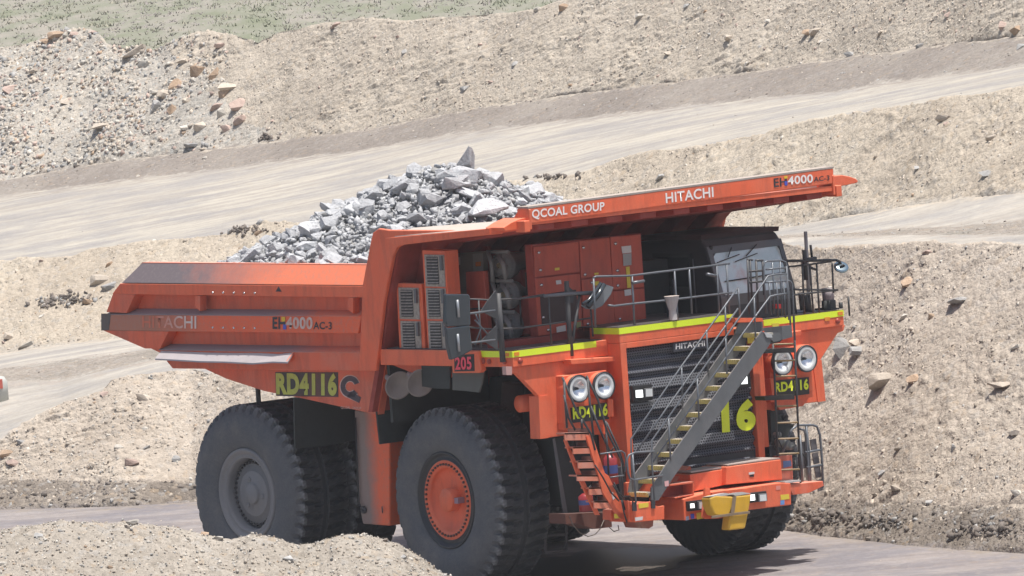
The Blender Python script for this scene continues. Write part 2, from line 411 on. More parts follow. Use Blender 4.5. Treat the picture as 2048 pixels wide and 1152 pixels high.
text('AC-3', Q('x', XF + .003, (1627, 364), (1658.6, 360.5), (1658.6, 350.4), (1627, 354)), 'lettering', DTXT, canopy, .02)
for c, mt in (((1568, 352.5, 1575, 357.5), YMK), ((1569, 363, 1575, 371), BLU)):
    m = MB(); m.prism(Q('x', XF + .012, (c[0], c[1]), (c[2], c[1] - .7), (c[2], c[3] - .7), (c[0] + 1, c[3])), (-.008, 0, 0)); m.build('colour_mark', mt, canopy)
# side lettering
ysd = YB - .003
WORNX = two_tone('fading_letters', (.60, .16, .09), (.68, .58, .54), -8.35, .9, .5)
WORN = paint('worn_white_letters', (.62, .50, .46), .6, .9, dustcol=(.60, .22, .14), scale=5, grime=.3)
FYEL = paint('worn_yellow_letters', (.50, .54, .10), .6, .6, dustcol=(.30, .28, .12), scale=3)
text('HITACHI', Q('y', ysd, (285, 655.5), (393, 657.5), (393, 631.5), (285, 632)), 'lettering', WORNX, body, .014)
text('EH', Q('y', ysd, (545.4, 658), (571, 658.5), (571, 634), (545.4, 634)), 'lettering', DTXT, body, .03)
text('4000', Q('y', ysd - .002, (572, 657.5), (625.7, 658.5), (625.7, 634), (572, 633.5)), 'lettering', WORN, body, .035)
text('AC-3', Q('y', ysd, (627, 658.5), (664, 659), (664, 644), (627, 643.5)), 'lettering', DTXT, body, .02)
for c, mt in (((563, 634, 570, 643), YMK), ((566, 649, 572, 659), BLU)):
    m = MB(); m.prism(Q('y', ysd - .008, (c[0], c[1]), (c[2], c[1]), (c[2], c[3]), (c[0], c[3])), (0, .006, 0)); m.build('colour_mark', mt, body)
m = MB(); m.prism(Q('y', ysd - .004, (551, 583), (563, 583.5), (557, 573)), (0, .004, 0)); m.build('triangle_mark', DTXT, body)
ylo = YB + .237
m = MB(); m.prism(Q('y', ylo - .002, (550.5, 744), (676, 744.5), (676.5, 794), (552, 792)), (0, .004, 0)); dec = m.build('number_backing', paint('worn_black_backing', (.045, .045, .05), .6, .75, dustcol=(.22, .10, .08), scale=1.2), body)
text('RD4116', Q('y', ylo - .004, (553, 789), (674, 792), (674, 746), (552, 744.5)), 'number', FYEL, body, .055)
def ring_logo(cu, cv, r0, r1, mat, y, name):
    m = MB(); o = []; i_ = []
    for k in range(31):
        a = R_(20) + k / 30 * R_(300)
        o.append(P(cu + r1 * math.cos(a) * .93, cv - r1 * math.sin(a) * 1.04, 'y', y)); i_.append(P(cu + r0 * math.cos(a) * .93, cv - r0 * math.sin(a) * 1.04, 'y', y))
    m.prism(o + i_[::-1], (0, .004, 0)); m.prism(Q('y', y, (cu + 2, cv + r0 * .9), (cu + 22, cv + 22), (cu + 18, cv + 33), (cu - 6, cv + r1)), (0, .004, 0))
    m.build(name, mat, body)
ring_logo(700, 773, 9, 22.5, WORN, ylo - .002, 'emblem_outline'); ring_logo(700, 773, 10.5, 20.5, paint('worn_emblem', (.05, .045, .06), .6, .6, dustcol=(.20, .12, .12), scale=3), ylo - .007, 'emblem')
text('QCOAL GROUP', Q('y', ylo - .003, (682, 818), (723, 820), (723, 814), (682, 812)), 'lettering', WORN, body, .01)
# folded rock deflector strip
m = MB(); pts = [(310, 717, 702), (350, 719, 703), (400, 722, 705), (450, 723, 706), (505, 726, 706), (545, 723, 708), (575, 724, 705)]
for a, b in zip(pts, pts[1:]):
    A = [P(a[0], a[1], 'y', YB - .2), P(a[0] + 12, a[2], 'y', YB - .02)]; Bp = [P(b[0], b[1], 'y', YB - .2), P(b[0] + 12, b[2], 'y', YB - .02)]
    m.prism([A[0], Bp[0], Bp[1], A[1]], (0, 0, -.03))
m.build('rock_deflector', paint('bare_steel_strip', (.36, .36, .40), .5, .4, dustcol=(.40, .34, .31)), body)
m = MB(); m.prism([P(573, 724, 'y', YB - .2), P(588, 704, 'y', YB - .02), P(588, 722, 'y', YB + .05)], (-.04, 0, 0)); m.build('deflector_end', ORANGE_D, body)
for k in range(5):
    for vv, y in ((585 + k * .3, YB - .004), (655 + k * .3, YB - .004)):
        m = MB(); c = P(426 + k * 21, vv, 'y', y); m.lathe([(0, .022), (.02, .02), (.021, 0)], c, (0, -1, 0), 8); m.build('bolt_head', CHROME, body)
m = MB(); m.tube([V(-8.2, -3.6, 3.4), V(-8.2, -3.6, 4.3)], .05)
m = MB(); a = P(516, 784, 'y', -3.7); m.tube([a + V(0, 0, .3), a + V(0, 0, -.4)], .05); m.build('rock_ejector_bar', GREYD, body)

# ---------------- wheels
def wheel(org, ax, name, rimkind, dual=False):
    """org: centre of outer rim plane; ax: outward axis"""
    ax = Vector(ax).normalized(); org = Vector(org); R0 = 1.79; W = 1.16; NL = 44; NS = NL * 6
    ref = V(0, 0, 1); a = ax.cross(ref).normalized(); b = ax.cross(a)
    bm = bmesh.new(); rows = []
    prof = [(-.02, .90), (.05, .96), (.115, 1.10), (.15, 1.30), (.14, 1.46), (.10, 1.58), (.06, 1.64)]
    tread = [(.03, 1.69), (.0, 1.75)] + [(-W * t, R0) for t in (.03, .10, .17, .24, .31, .38, .44, .46, .54, .56, .62, .69, .76, .83, .90, .97)] + [(-W + 0, 1.75), (-W - .03, 1.69)]
    back = [(-W - .06, 1.64), (-W - .14, 1.46), (-W - .15, 1.3), (-W - .05, .96), (-W + .02, .9)]
    full = [(p, 0) for p in prof] + [(p, 1) for p in tread] + [(p, 0) for p in back]
    for (d, r), tr in full:
        row = []
        tw = (-d) / W; c = abs(tw - .5) * 2
        for j in range(NS):
            th = 2 * math.pi * j / NS; rr = r
            if tr:
                skew = (max(0.0, tw) - .5) * (.9 if tw < .5 else -.9) if tw < 1 else -.45
                ph = (j / 6 + skew * .8) % 1.0
                if c > .22 and ph < .32: rr = min(r, 1.70) if c > .6 else r - .065
                if .455 < tw < .545 and r > 1.78: rr = r - .05
            if (not tr) and r == 1.64 and (j % 6) < 2: rr = r - .015
            row.append(bm.verts.new(org + ax * (d if not (tr and c > .9 and ph < .32) else d - (.05 if tw < .5 else -.05)) + (a * math.cos(th) + b * math.sin(th)) * rr))
        rows.append(row)
    for i, (A, Bq) in enumerate(zip(rows, rows[1:])):
        sm = not full[i][1] and not full[i + 1][1]; inner_ = -.955 * W < full[i][0][0] < -.045 * W
        for j in range(NS):
            k = (j + 1) % NS; f = bm.faces.new((A[j], A[k], Bq[k], Bq[j])); f.smooth = sm; f.material_index = 1 if inner_ else 0
    bmesh.ops.recalc_face_normals(bm, faces=bm.faces[:])
    me = bpy.data.meshes.new(name); bm.to_mesh(me); bm.free(); me.materials.append(TYRE); me.materials.append(TREADM)
    o = bpy.data.objects.new(name, me); COL.objects.link(o); o.parent = truck
    if rimkind == 'front':
        m = MB(); m.lathe([(-.05, .955), (.05, .945), (.065, .925), (.055, .90), (.0, .875), (-.03, .83), (.01, .80), (.01, .775), (-.06, .77)], org, ax, 72); m.build('rim_ring', RIMK, o)
        m = MB(); m.lathe([(-.08, .78), (.005, .775), (.012, .76), (.008, .63), (-.05, .615), (-.13, .56), (-.16, .40), (-.15, .24), (-.15, 0)], org, ax, 72); rm = m.build('rim', ORANGE, o)
        m = MB(); m.lathe([(0, .027), (.034, .025), (.035, 0)], V(0, 0, 0), ax, 6, smooth=False); b0 = m.build('wheel_bolt', plain('bolt_dark', (.10, .055, .045), .5), o)
        for k in range(46):
            t = 2 * math.pi * k / 46; bo = b0 if k == 0 else b0.copy()
            if k: COL.objects.link(bo)
            bo.location = org + (a * math.cos(t) + b * math.sin(t)) * .695 + ax * .008
        m = MB(); m.lathe([(-.16, .235), (.04, .225), (.055, .21), (.057, 0)], org + V(0, 0, 0), ax, 32); m.build('hub', ORANGE, o)
        m = MB(); m.box(org + V(.18, -.02, -.06), org + V(.34, .16, .05)); m.build('hub_sensor', plain('purple_grey', (.30, .22, .28), .5), o)
    elif rimkind == 'rear':
        m = MB(); m.lathe([(-.05, .93), (.04, .92), (.06, .89), (.05, .86), (.02, .83), (-.02, .79), (.0, .755), (.0, .735), (-.06, .71), (-.20, .70), (-.42, .69)], org, ax, 72); rm = m.build('rim', RIMG, o)
        m = MB(); m.lathe([(-.30, .70), (-.22, .66), (-.18, .63), (-.17, .47), (-.14, .46), (-.13, .44), (-.13, .22), (-.115, .21), (-.07, .20), (-.06, .19), (-.06, 0)], org, ax, 64); hb = m.build('hub', RIMG, o)
        m = MB(); m.lathe([(0, .028), (.05, .026), (.051, 0)], V(0, 0, 0), ax, 6, smooth=False); b0 = m.build('wheel_bolt', GREYD, o)
        for k in range(40):
            t = 2 * math.pi * k / 40; bo = b0 if k == 0 else b0.copy()
            if k: COL.objects.link(bo)
            bo.location = org + (a * math.cos(t) + b * math.sin(t)) * .62 + ax * -.19
        for k in range(3):
            t = R_(50) + 2 * math.pi * k / 3; p = org + (a * math.cos(t) + b * math.sin(t)) * .30 + ax * -.13
            m = MB(); m.lathe([(0, .05), (.02, .045), (.02, .02), (.01, 0)], p, ax, 12); m.build('drain_plug', RIMG, o)
    else:
        m = MB(); m.lathe([(-.1, .92), (-.1, .0)], org, ax, 48); m.build('rim', RIMG, o)
    return o
st = R_(3.0)
for sg in (-1, 1):
    ax = V(-math.sin(st) * 1.0, sg * math.cos(st), 0) if sg < 0 else V(math.sin(st), math.cos(st), 0)
    wheel((.0, sg * 3.75, 1.79), ax, 'front_wheel', 'front')
    wheel((-6.11, sg * 3.98, 1.79), (0, sg, 0), 'rear_wheel', 'rear')
    wheel((-6.11, sg * 2.68, 1.79), (0, sg, 0), 'rear_inner_wheel', 'plain')

# ---------------- chassis
m = MB()
for sg in (-1, 1): m.box((-8.6, sg * .75 - .25, 2.2), (3.0, sg * .75 + .25, 3.2))
m.box((2.2, -2.0, 1.5), (3.1, 2.0, 2.3)); m.box((-8.4, -.9, 2.3), (-8.0, .9, 3.0))
chas = m.build('chassis', GREYD, truck)
m = MB(); m.tube([V(-6.11, -3.6, 1.79), V(-6.11, 3.6, 1.79)], .62, 20); m.build('rear_axle', GREYD, truck)
m = MB(); m.tube([V(0, -3.2, 1.75), V(0, 3.2, 1.75)], .35, 16); m.build('front_axle', GREYD, truck)
m = MB(); m.box((-1.6, -1.3, 1.4), (2.6, 1.3, 3.9)); m.box((-4.6, -1.5, 1.9), (-1.6, 1.5, 3.0)); m.box((1.2, -2.4, 1.6), (2.3, 2.4, 4.3)); m.build('engine_bay', BLACKT, truck)
for sg in (-1, 1):
    m = MB(); m.tube([V(.0, sg * 2.3, 1.6), V(.2, sg * 2.1, 3.9)], [.28, .22], 16); m.build('suspension_strut', GREYD, truck)
# tall orange tank panel between wheels
for sg in (-1, 1):
    F = (lambda L: L) if sg < 0 else MY
    m = MB(); tk = Q('y', -3.4, (708, 820), (778, 826), (779, 1052), (725, 1048), (718, 1010))
    m.prism(F(tk), (0, -sg * 1.2, 0)); tank = m.build('side_tank', TANKM, truck, bevel=.03)
    if sg < 0:
        a = P(729, 1020, 'y', -3.41); m = MB(); m.lathe([(0, .07), (.05, .065), (.05, .03), (0, .02)], a, (0, -1, 0), 16); m.build('tank_filler', GREYD, tank)
        m = MB(); m.tube(Q('y', -3.44, (711, 835), (715, 940), (718, 1005), (722, 1014), (729, 1014)), .018, 6); m.build('tank_hose', RUBP, tank)
        m = MB(); m.tube(Q('y', -3.44, (764, 1013), (765, 1026)), .012, 6); m.build('tank_latch', GREYD, tank)
# rubber mud flaps
for sg in (-1, 1):
    F = (lambda L: L) if sg < 0 else MY
    f1 = [V(-4.15, -4.15, 3.75), V(-4.15, -2.6, 3.55), V(-4.2, -2.62, 2.77), V(-4.25, -3.4, 2.72), V(-4.3, -4.10, 2.74)]
    m = MB(); m.prism(F(f1), (-.04, 0, 0)); m.build('mud_flap', BLACKT, truck)
    m = MB(); m.prism(F([V(-1.75, -4.0, 3.96), V(-1.75, -2.2, 3.96), V(-1.75, -2.2, 2.86), V(-1.75, -3.95, 2.86)]), (-.04, 0, 0)); m.build('mud_flap', BLACKT, truck)
    m = MB(); m.prism(F(Q('y', -4.08, (842.5, 722), (900, 724), (898.6, 778), (870, 777), (844, 773))), (0, -sg * .04, 0)); m.build('fender_flap', BLACKT, truck)
    m = MB(); m.prism(F(Q('y', -4.12, (904.5, 740), (967, 740), (963, 765), (957.6, 785), (930, 782), (905, 780))), (0, -sg * .04, 0)); m.build('fender_flap', paint('dusty_flap', (.09, .10, .095), .75, .4, dustcol=(.16, .15, .13)), truck)
for sg in (-1, 1):
    m = MB(); m.box((-1.30, min(sg * 4.0, sg * 1.6), 3.3), (-1.22, max(sg * 4.0, sg * 1.6), 4.43)); m.build('dark_shade_panel', BLACKT, truck)  # added dark panel standing in for deep shade below the deck
# exhaust cones
for u, v in ((800, 765), (843, 760)):
    c0 = P(u - 13, v - 2, 'y', -4.02); m = MB(); ax = V(.9, -.25, -.25).normalized()
    m.lathe([(-.3, .06), (0, .085), (.10, .12), (.18, .20), (.24, .275), (.26, .285), (.25, .25), (.15, .12), (.1, 0)], c0, ax, 28); m.build('exhaust_bell', paint('heat_grey', (.26, .24, .23), .6, .6, dustcol=(.33, .29, .27)), truck)

# ---------------- decks
for sg in (-1, 1):
    F = (lambda L: L) if sg < 0 else MY
    m = MB(); pts = [V(2.82, -4.15, 4.43), V(2.82, -1.82, 4.43), V(-1.3, -1.82, 4.43), V(-1.3, -4.15, 4.43)]
    m.prism(F(pts), (0, 0, .30)); deck = m.build('side_deck', ORANGE, truck, bevel=.012)
    m = MB(); m.box((-1.2, min(sg * 4.05, sg * 1.9), 4.732), (2.76, max(sg * 4.05, sg * 1.9), 4.75)); m.build('deck_grip_sheet', GREYD, deck)
    m = MB(); m.prism(F([V(2.822, -4.153, 4.615), V(2.822, -2.10, 4.615), V(2.822, -2.10, 4.735), V(2.822, -4.153, 4.735)]), (.006, 0, 0))
    m.prism(F([V(2.822, -4.152, 4.615), V(1.86, -4.152, 4.615), V(1.86, -4.152, 4.735), V(2.822, -4.152, 4.735)]), (0, sg * .006, 0)); m.build('reflective_stripe', YEL, deck)
    # front wing panel
    m = MB(); w_ = Q('x', 2.76, (1016, 735), (1195, 714), (1238, 708), (1246, 868), (1130, 871), (1080.7, 878), (1077.5, 793), (1034, 748), (1021, 746))
    m.prism(F(w_), (-.12, 0, 0)); wing = m.build('front_wing', ORANGE, truck, bevel=.015)
    m = MB(); m.prism(F(Q('x', 2.775, (1077.5, 793), (1096, 790), (1097, 876), (1080.7, 878))), (-.3, 0, 0)); m.build('wing_flange', ORANGE, wing)
    # lower step bracket on wing
    m = MB(); st_ = Q('x', 3.0, (1141, 719), (1238, 713), (1239, 722), (1143, 729)); m.prism(F(st_), (-.25, 0, 0)); m.build('wing_rail', ORANGE, wing, bevel=.01)
    # lamp cluster
    m = MB(); bx = Q('x', 2.98, (1126, 752), (1213, 740), (1216, 838), (1129, 848)); m.prism(F(bx), (-.45, 0, 0)); clus = m.build('lamp_box', ORANGE, truck, bevel=.012)
    m = MB(); bx = Q('x', 2.95, (1128, 812), (1216, 800), (1217, 848), (1129, 860)); m.prism(F(bx), (-.5, 0, 0)); m.build('lamp_box_base', ORANGE, clus, bevel=.01)
    m = MB(); bx = Q('x', 3.06, (1216, 797), (1226, 799), (1227, 833), (1217, 834)); m.prism(F(bx), (-.06, 0, 0)); m.build('plate_bracket', ORANGE, clus)
    for u, v in ((1157.2, 777.3), (1207.5, 771.2)):
        c = P(u, v, 'x', 3.137)
        if sg > 0: c = V(3.137, -c.y, c.z + .012)
        m = MB(); m.lathe([(-.5, .24), (-.02, .262), (.0, .262)], c, (1, 0, 0), 40); hl = m.build('headlight', ORANGE, truck)
        m = MB(); m.lathe([(-.03, .262), (.01, .268), (.03, .262), (.03, .238), (.0, .235)], c, (1, 0, 0), 40); m.build('bezel', RIMK, hl)
        m = MB(); m.lathe([(.015, .24), (.025, .20), (.02, .165), (-.0, .15)], c, (1, 0, 0), 40); m.build('lens', LENS, hl)
        m = MB(); m.lathe([(.002, .152), (-.05, .11), (-.085, .05), (-.09, 0)], c, (1, 0, 0), 32); m.build('reflector', REFL, hl)
        m = MB(); m.lathe([(-.09, .03), (-.02, .025), (-.01, 0)], c + V(0, 0, 0), (1, 0, 0), 10); m.build('bulb', GREYD, hl)
    pq = [(1143, 816), (1217, 805), (1218, 838), (1146, 846)] if sg < 0 else [(1546, 762), (1618, 754), (1619, 788), (1548, 797)]
    xx = 3.03
    m = MB(); m.prism(Q('x', xx, *pq), (-.04, 0, 0)); pl = m.build('number_plate', BLACK, truck)
    tq = [(1146, 839), (1215, 831), (1215, 806), (1144.5, 814)] if sg < 0 else [(1550, 785), (1617, 779), (1616, 757), (1549, 765)]
    text('RD4116', Q('x', xx + .004, *tq), 'number', YTXT, pl, .04)
    # round reflectors / lamps along the deck edge
    for u, v, mt, rr in ((967, 722, REDR, .055), (979, 723, AMB, .05), (1010, 723.5, REDR, .05)):
        c = P(u, v, 'y', -4.155); c = c if sg < 0 else V(c.x, -c.y, c.z)
        m = MB(); m.lathe([(0, rr), (.03, rr * .95), (.035, 0)], c, (0, sg, 0), 16); m.build('side_marker_lamp', REDR, deck)
    c = P(1040, 722, 'x', 2.825); c = c if sg < 0 else V(c.x, -c.y, c.z)
    m = MB(); m.lathe([(0, .055), (.03, .05), (.035, 0)], c, (1, 0, 0), 16); m.build('side_marker_lamp', REDR, deck)
    for pts, ax_, vec in ((Q('x', 2.83, (1028, 705), (1038, 704), (1038, 711), (1028, 712)), 'x', (.01, 0, 0)), (Q('y', -4.16, (1009, 706), (1018, 706), (1018, 713), (1009, 713)), 'y', (0, sg * .01, 0))):
        m = MB(); m.prism(F(pts), vec); m.build('amber_reflector', AMB, deck)
    # horn-like breather cylinder
    c = P(1038.7, 808, 'x', 2.0); c = V(2.0, sg * abs(c.y), c.z)
    m = MB(); m.lathe([(0, 0), (0, .165), (-.35, .165)], c, (0, sg, 0), 28); br_ = m.build('breather_can', ORANGE, truck)
    m = MB(); m.lathe([(-.30, .09), (-.9, .09)], c, (0, sg, 0), 20); m.build('breather_pipe', ORANGE, br_)
    m = MB(); m.lathe([(-.42, .11), (-.50, .11)], c, (0, sg, 0), 20); m.build('pipe_clamp', TEAL, br_)
# raised centre deck with the radiator
m = MB(); m.prism([V(3.2, -1.82, 4.66), V(3.2, 1.02, 4.66), V(2.3, 1.02, 4.66), V(2.3, -1.82, 4.66)], (0, 0, .29)); cdeck = m.build('centre_deck', ORANGE, truck, bevel=.012)
m = MB(); m.box((.6, -1.8, 4.952), (3.17, 1.0, 4.965)); m.build('deck_grip_sheet', GREYD, cdeck)
m = MB(); s = [V(3.203, -1.823, 4.835), V(3.203, 1.02, 4.835), V(3.203, 1.02, 4.955), V(3.203, -1.823, 4.955)]; m.prism(s, (.006, 0, 0))
s = [V(3.2, -1.823, 4.835), V(2.44, -1.823, 4.835), V(2.44, -1.823, 4.955), V(3.2, -1.823, 4.955)]; m.prism(s, (0, -.006, 0)); m.build('reflective_stripe', YEL, cdeck)
m = MB(); m.box((2.3, 1.02, 4.42), (3.3, 1.62, 4.66)); m.build('stair_landing', GREYD, cdeck)
# radiator shell
m = MB()
m.box((2.35, -1.82, 2.0), (3.2, -1.67, 4.658)); m.box((2.35, 1.44, 2.0), (3.2, 1.60, 4.658)); m.box((2.35, -1.67, 4.55), (3.2, 1.44, 4.66)); m.box((2.35, -1.9, 1.75), (3.2, 1.9, 2.0))
m.box((2.3, 1.62, 2.0), (3.10, 1.80, 4.40))
rad = m.build('radiator_shell', ORANGE, truck, bevel=.012)
m = MB(); N = 13; z0 = 2.02; z1 = 4.545; hh = (z1 - z0) / N * .5
for k in range(N):
    za = z0 + (z1 - z0) * k / N; zm = za + (z1 - z0) / N * .5; zb = za + (z1 - z0) / N
    m.loft([V(3.06, -1.66, za), V(3.13, -1.66, zm), V(3.05, -1.66, zb), V(3.02, -1.66, zb), V(3.02, -1.66, za)], [V(3.06, 1.43, za), V(3.13, 1.43, zm), V(3.05, 1.43, zb), V(3.02, 1.43, zb), V(3.02, 1.43, za)])
gril = m.build('radiator_grille', GRILLE, truck)
m = MB()
for zz in (3.72, 3.32, 2.92, 2.52):
    m.prism([V(3.155, -1.62, zz), V(3.155, .9, zz), V(3.135, .9, zz + .2), V(3.135, -1.62, zz + .2)], (-.02, 0, 0))
m.build('raised_slat', grille_mat('lit_perforated_slat', (.155, .16, .175), (.015, .015, .02)), gril)  # paler copy of the grille colour, paints the light on upward-tilted bands
m = MB(); m.prism(Q('x', 3.17, (1346, 687), (1416, 677), (1417, 694), (1347, 704)), (-.03, 0, 0)); m.build('badge_panel', plain('badge_grey', (.055, .057, .075), .5), gril)
text('HITACHI', Q('x', 3.173, (1351, 699), (1409.4, 692), (1409, 680.7), (1351, 687.7)), 'lettering', WTXT, gril, .02)
text('16', Q('x', 3.17, (1444, 866), (1512, 860), (1510, 796), (1441, 802)), 'fleet_number', YTXT, gril, .06)
def lamp2(q, led, grey, x, par, nm='work_lamp'):
    m = MB(); m.prism(Q('x', x, *q), (-.10, 0, 0)); L = m.build(nm, BLACK, truck, bevel=.01)
    for rect, mt, n_ in ((led, LEDM, 'lit_lens'), (grey, LENS, 'unlit_lens')):
        if rect is None: continue
        u0, v0, u1, v1 = rect; s_ = .12 * (u1 - u0)
        m = MB(); m.prism(Q('x', x + .035, (u0 - 1, v0), (u1, v0 - s_ * .8), (u1 + 1.2, v1 - s_), (u0, v1)), (-.03, 0, 0)); b_ = m.build('lamp_rim', GREYM if mt is LENS else BLACK, L, bevel=.008)
        m = MB(); i = 1.6; m.prism(Q('x', x + .04, (u0 + i, v0 + i), (u1 - i, v0 + i - 1), (u1 - i + 1, v1 - i - 1), (u0 + i + .6, v1 - i)), (-.006, 0, 0)); m.build(n_, mt, L)
    return L
lamp2([(1265, 772), (1304, 768), (1306, 800), (1268, 805)], (1270, 779, 1287, 797), (1290, 777, 1306, 795), 3.28, gril)
m = MB(); m.prism(Q('x', 3.2, (1258, 778), (1267, 777), (1268, 797), (1260, 798)), (-.05, 0, 0)); m.prism(Q('x', 3.24, (1262, 808), (1309, 802), (1309, 806), (1263, 812)), (-.08, 0, 0)); m.build('lamp_bracket', GREYM, gril)
lamp2([(1472, 748), (1500, 745), (1503, 774), (1476, 778)], (1480, 752, 1496, 770), None, 3.28, gril)

# ---------------- bumper
bp = Q('x', 4.2, (1367, 998), (1409, 986), (1496, 974), (1561, 965), (1582, 966), (1583, 1010), (1499, 1020), (1408, 1035), (1369, 1041))
m = MB(); m.prism(bp, (-1.05, 0, 0)); bump = m.build('bumper', ORANGE, truck, bevel=.02)
m = MB(); m.prism(Q('x', 4.05, (1453, 934), (1562, 919), (1565, 959), (1452, 969.5)), (-.75, 0, 0)); bigb = m.build('bumper_locker', ORANGE, bump, bevel=.012)
m = MB(); m.prism(Q('x', 3.92, (1380, 949), (1450, 938), (1450, 970), (1382, 984)), (-.55, 0, 0)); m.build('bumper_locker', ORANGE, bump, bevel=.012)
m = MB(); a = Q('x', 3.90, (1382, 946), (1449, 936)); m.prism([a[0], a[1], a[1] + V(-.5, 0, .0), a[0] + V(-.5, 0, 0)], (0, 0, .03)); m.build('chequer_step', plain('light_grip', (.33, .30, .28), .7), bump)
m = MB(); a = Q('x', 4.0, (1455, 931.5), (1560, 917.5)); m.prism([a[0], a[1], a[1] + V(-.65, 0, .0), a[0] + V(-.65, 0, 0)], (0, 0, .02)); m.build('chequer_step', plain('dusty_grip', (.36, .30, .27), .7), bump)
m = MB(); m.prism(Q('x', 4.06, (1500, 950), (1508, 949), (1508, 953), (1500, 954)), (-.01, 0, 0)); m.build('locker_latch', BLACK, bump)
m = MB(); m.prism(Q('x', 4.065, (1498, 945), (1509, 943.5), (1509, 948), (1498, 949.5)), (-.01, 0, 0)); m.build('locker_sticker', STICK, bump)
m = MB(); q = Q('x', 4.15, (1340, 969), (1388, 963), (1388, 988), (1350, 995), (1341, 990))
m.prism([q[0], q[1], q[1] + V(0, 0, -.03), q[0] + V(0, 0, -.03)], (-.4, 0, 0)); m.prism([q[1], q[2], q[2] + V(0, -.03, 0), q[1] + V(0, -.03, 0)], (-.4, 0, 0)); m.prism([q[2], q[3], q[3] + V(0, 0, -.02), q[2] + V(0, 0, -.02)], (-.4, 0, 0)); m.build('tow_bracket', ORANGE_D, bump)
m = MB(); m.prism([p + V(-.3, 0, 0) for p in q], (-.06, 0, 0)); m.build('bracket_back', RED_IN, bump)
m = MB(); m.prism(Q('x', 3.6, (1360, 950), (1380, 932), (1388, 950), (1388, 970), (1350, 970)), (-.3, 0, 0)); m.build('bumper_gusset', ORANGE_D, bump)
lamp2([(1375, 1003), (1410, 999), (1412, 1019), (1377, 1023)], (1379, 1006, 1390, 1018), (1397, 1003, 1413, 1019), 4.26, bump)
lamp2([(1498, 986), (1533, 982), (1535, 1001), (1500, 1006)], (1499, 988, 1511, 1003), (1518, 988, 1534, 1004), 4.26, bump)
for q, mt in (([(1372, 1033), (1378, 1032), (1378, 1040), (1372, 1041)], plain('grey_blue_sticker', (.3, .35, .5), .5)), ([(1381, 1028), (1388, 1027), (1389, 1037), (1382, 1038)], BLU), ([(1393, 1026), (1410, 1023), (1411, 1036), (1394, 1039)], STICKY),
              ([(1561, 990), (1578, 988), (1579, 998), (1562, 1000)], STICKY), ([(1561, 1001), (1569, 1000), (1569, 1009), (1561, 1010)], plain('light_blue_sticker', (.12, .28, .6), .5)), ([(1552, 972), (1561, 971), (1561, 979), (1552, 980)], plain('pink_sticker', (.7, .25, .2), .5))):
    m = MB(); m.prism(Q('x', 4.206, *q), (-.004, 0, 0)); m.build('safety_sticker', mt, bump)
# yellow wheel chocks slung under a carrier
m = MB(); m.prism(Q('x', 4.50, (1411, 976), (1420, 976), (1425, 1030), (1448, 1030), (1467, 1028), (1467, 1032), (1440, 1037), (1412, 1038), (1406, 1034)), (-.06, 0, 0))
m.prism(Q('x', 4.3, (1424, 985), (1452, 981), (1500, 976), (1501, 992), (1424, 998)), (-.15, 0, 0)); car = m.build('chock_carrier', ORANGE, truck)
for q, lid in (([(1419, 996), (1432, 991), (1467, 993), (1466, 1012), (1457, 1034), (1430, 1031), (1421, 1012)], [(1419, 994), (1450, 987), (1468, 990), (1434, 995)]),
               ([(1471, 992), (1503, 989), (1498, 1022), (1491, 1057), (1459, 1061), (1463, 1030)], [(1462, 988), (1484, 985), (1503, 988), (1471, 993)])):
    m = MB(); m.prism(Q('x', 4.80, *q), (-.26, 0, 0)); ck = m.build('wheel_chock', YELP, truck, bevel=.03)
    m = MB(); m.prism([p + V(0, 0, .012) for p in Q('x', 4.79, *lid)], (-.22, 0, -.02)); m.build('chock_handle_slot', plain('slot_white', (.5, .5, .48), .6), ck)
m = MB(); m.prism(Q('x', 4.83, (1467, 993), (1473, 993), (1468, 1030), (1462, 1030)), (-.02, 0, 0)); m.prism(Q('x', 4.835, (1424, 1032), (1466, 1026), (1500, 1022), (1500, 1027), (1466, 1031), (1424, 1037)), (-.02, 0, 0)); m.build('chock_strap', paint('strap_grey', (.22, .16, .10), .7, .4), car)

# ---------------- retarder grid boxes on the right deck
def module(u0, v0, u1, v1, y, par):
    """louvred module facing the side; pixel rectangle top-left / bottom-right, verticals lean .047"""
    L = .047 * (v1 - v0)
    qq = Q('y', y, (u0, v0), (u1, v0 + 1), (u1 + L, v1 + 1), (u0 + L, v1))
    m = MB(); m.prism(qq, (0, .12, 0)); fr = m.build('louvre_module', LOUV, truck, bevel=.01)
    e = 4.5; q2 = Q('y', y - .004, (u0 + e, v0 + e), (u1 - e - 7, v0 + e), (u1 - e - 7 + L * .9, v1 - e), (u0 + e + L * .9, v1 - e))
    m = MB(); m.prism(q2, (0, .003, 0)); m.build('louvre_recess', LOUVD, fr)
    m = MB(); n_ = 9; tl, tr, br, bl = q2
    for k in range(n_):
        t = (k + .25) / n_; t2 = t + .42 / n_
        a, b = tl.lerp(bl, t), tr.lerp(br, t); c, d = tr.lerp(br, t2), tl.lerp(bl, t2)
        m.prism([a, b, c + V(0, -.02, 0), d + V(0, -.02, 0)], (0, -.006, 0))
    m.build('louvre_slats', LOUV, fr)
    m = MB(); hx = u1 - 9; m.prism(Q('y', y - .05, (hx, v0 + 3), (hx + 4, v0 + 3), (hx + 4 + L * .5, v0 + (v1 - v0) * .5), (hx + L * .5, v0 + (v1 - v0) * .5)), (0, .04, 0)); m.build('louvre_handle', GREYM, fr)
y = -4.0
m = MB(); m.prism(Q('y', y + .02, (792, 566), (843, 568), (851, 707), (799, 706)), (0, .16, 0)); g1 = m.build('grid_box', ORANGE, truck, bevel=.012)
module(796, 575, 836, 638, y, g1); module(800, 642, 840, 703, y, g1)
m = MB(); m.prism(Q('y', y + .02, (844, 500), (890, 502), (903, 707), (856, 706)), (0, .32, 0)); g2 = m.build('grid_box', ORANGE, truck, bevel=.012)
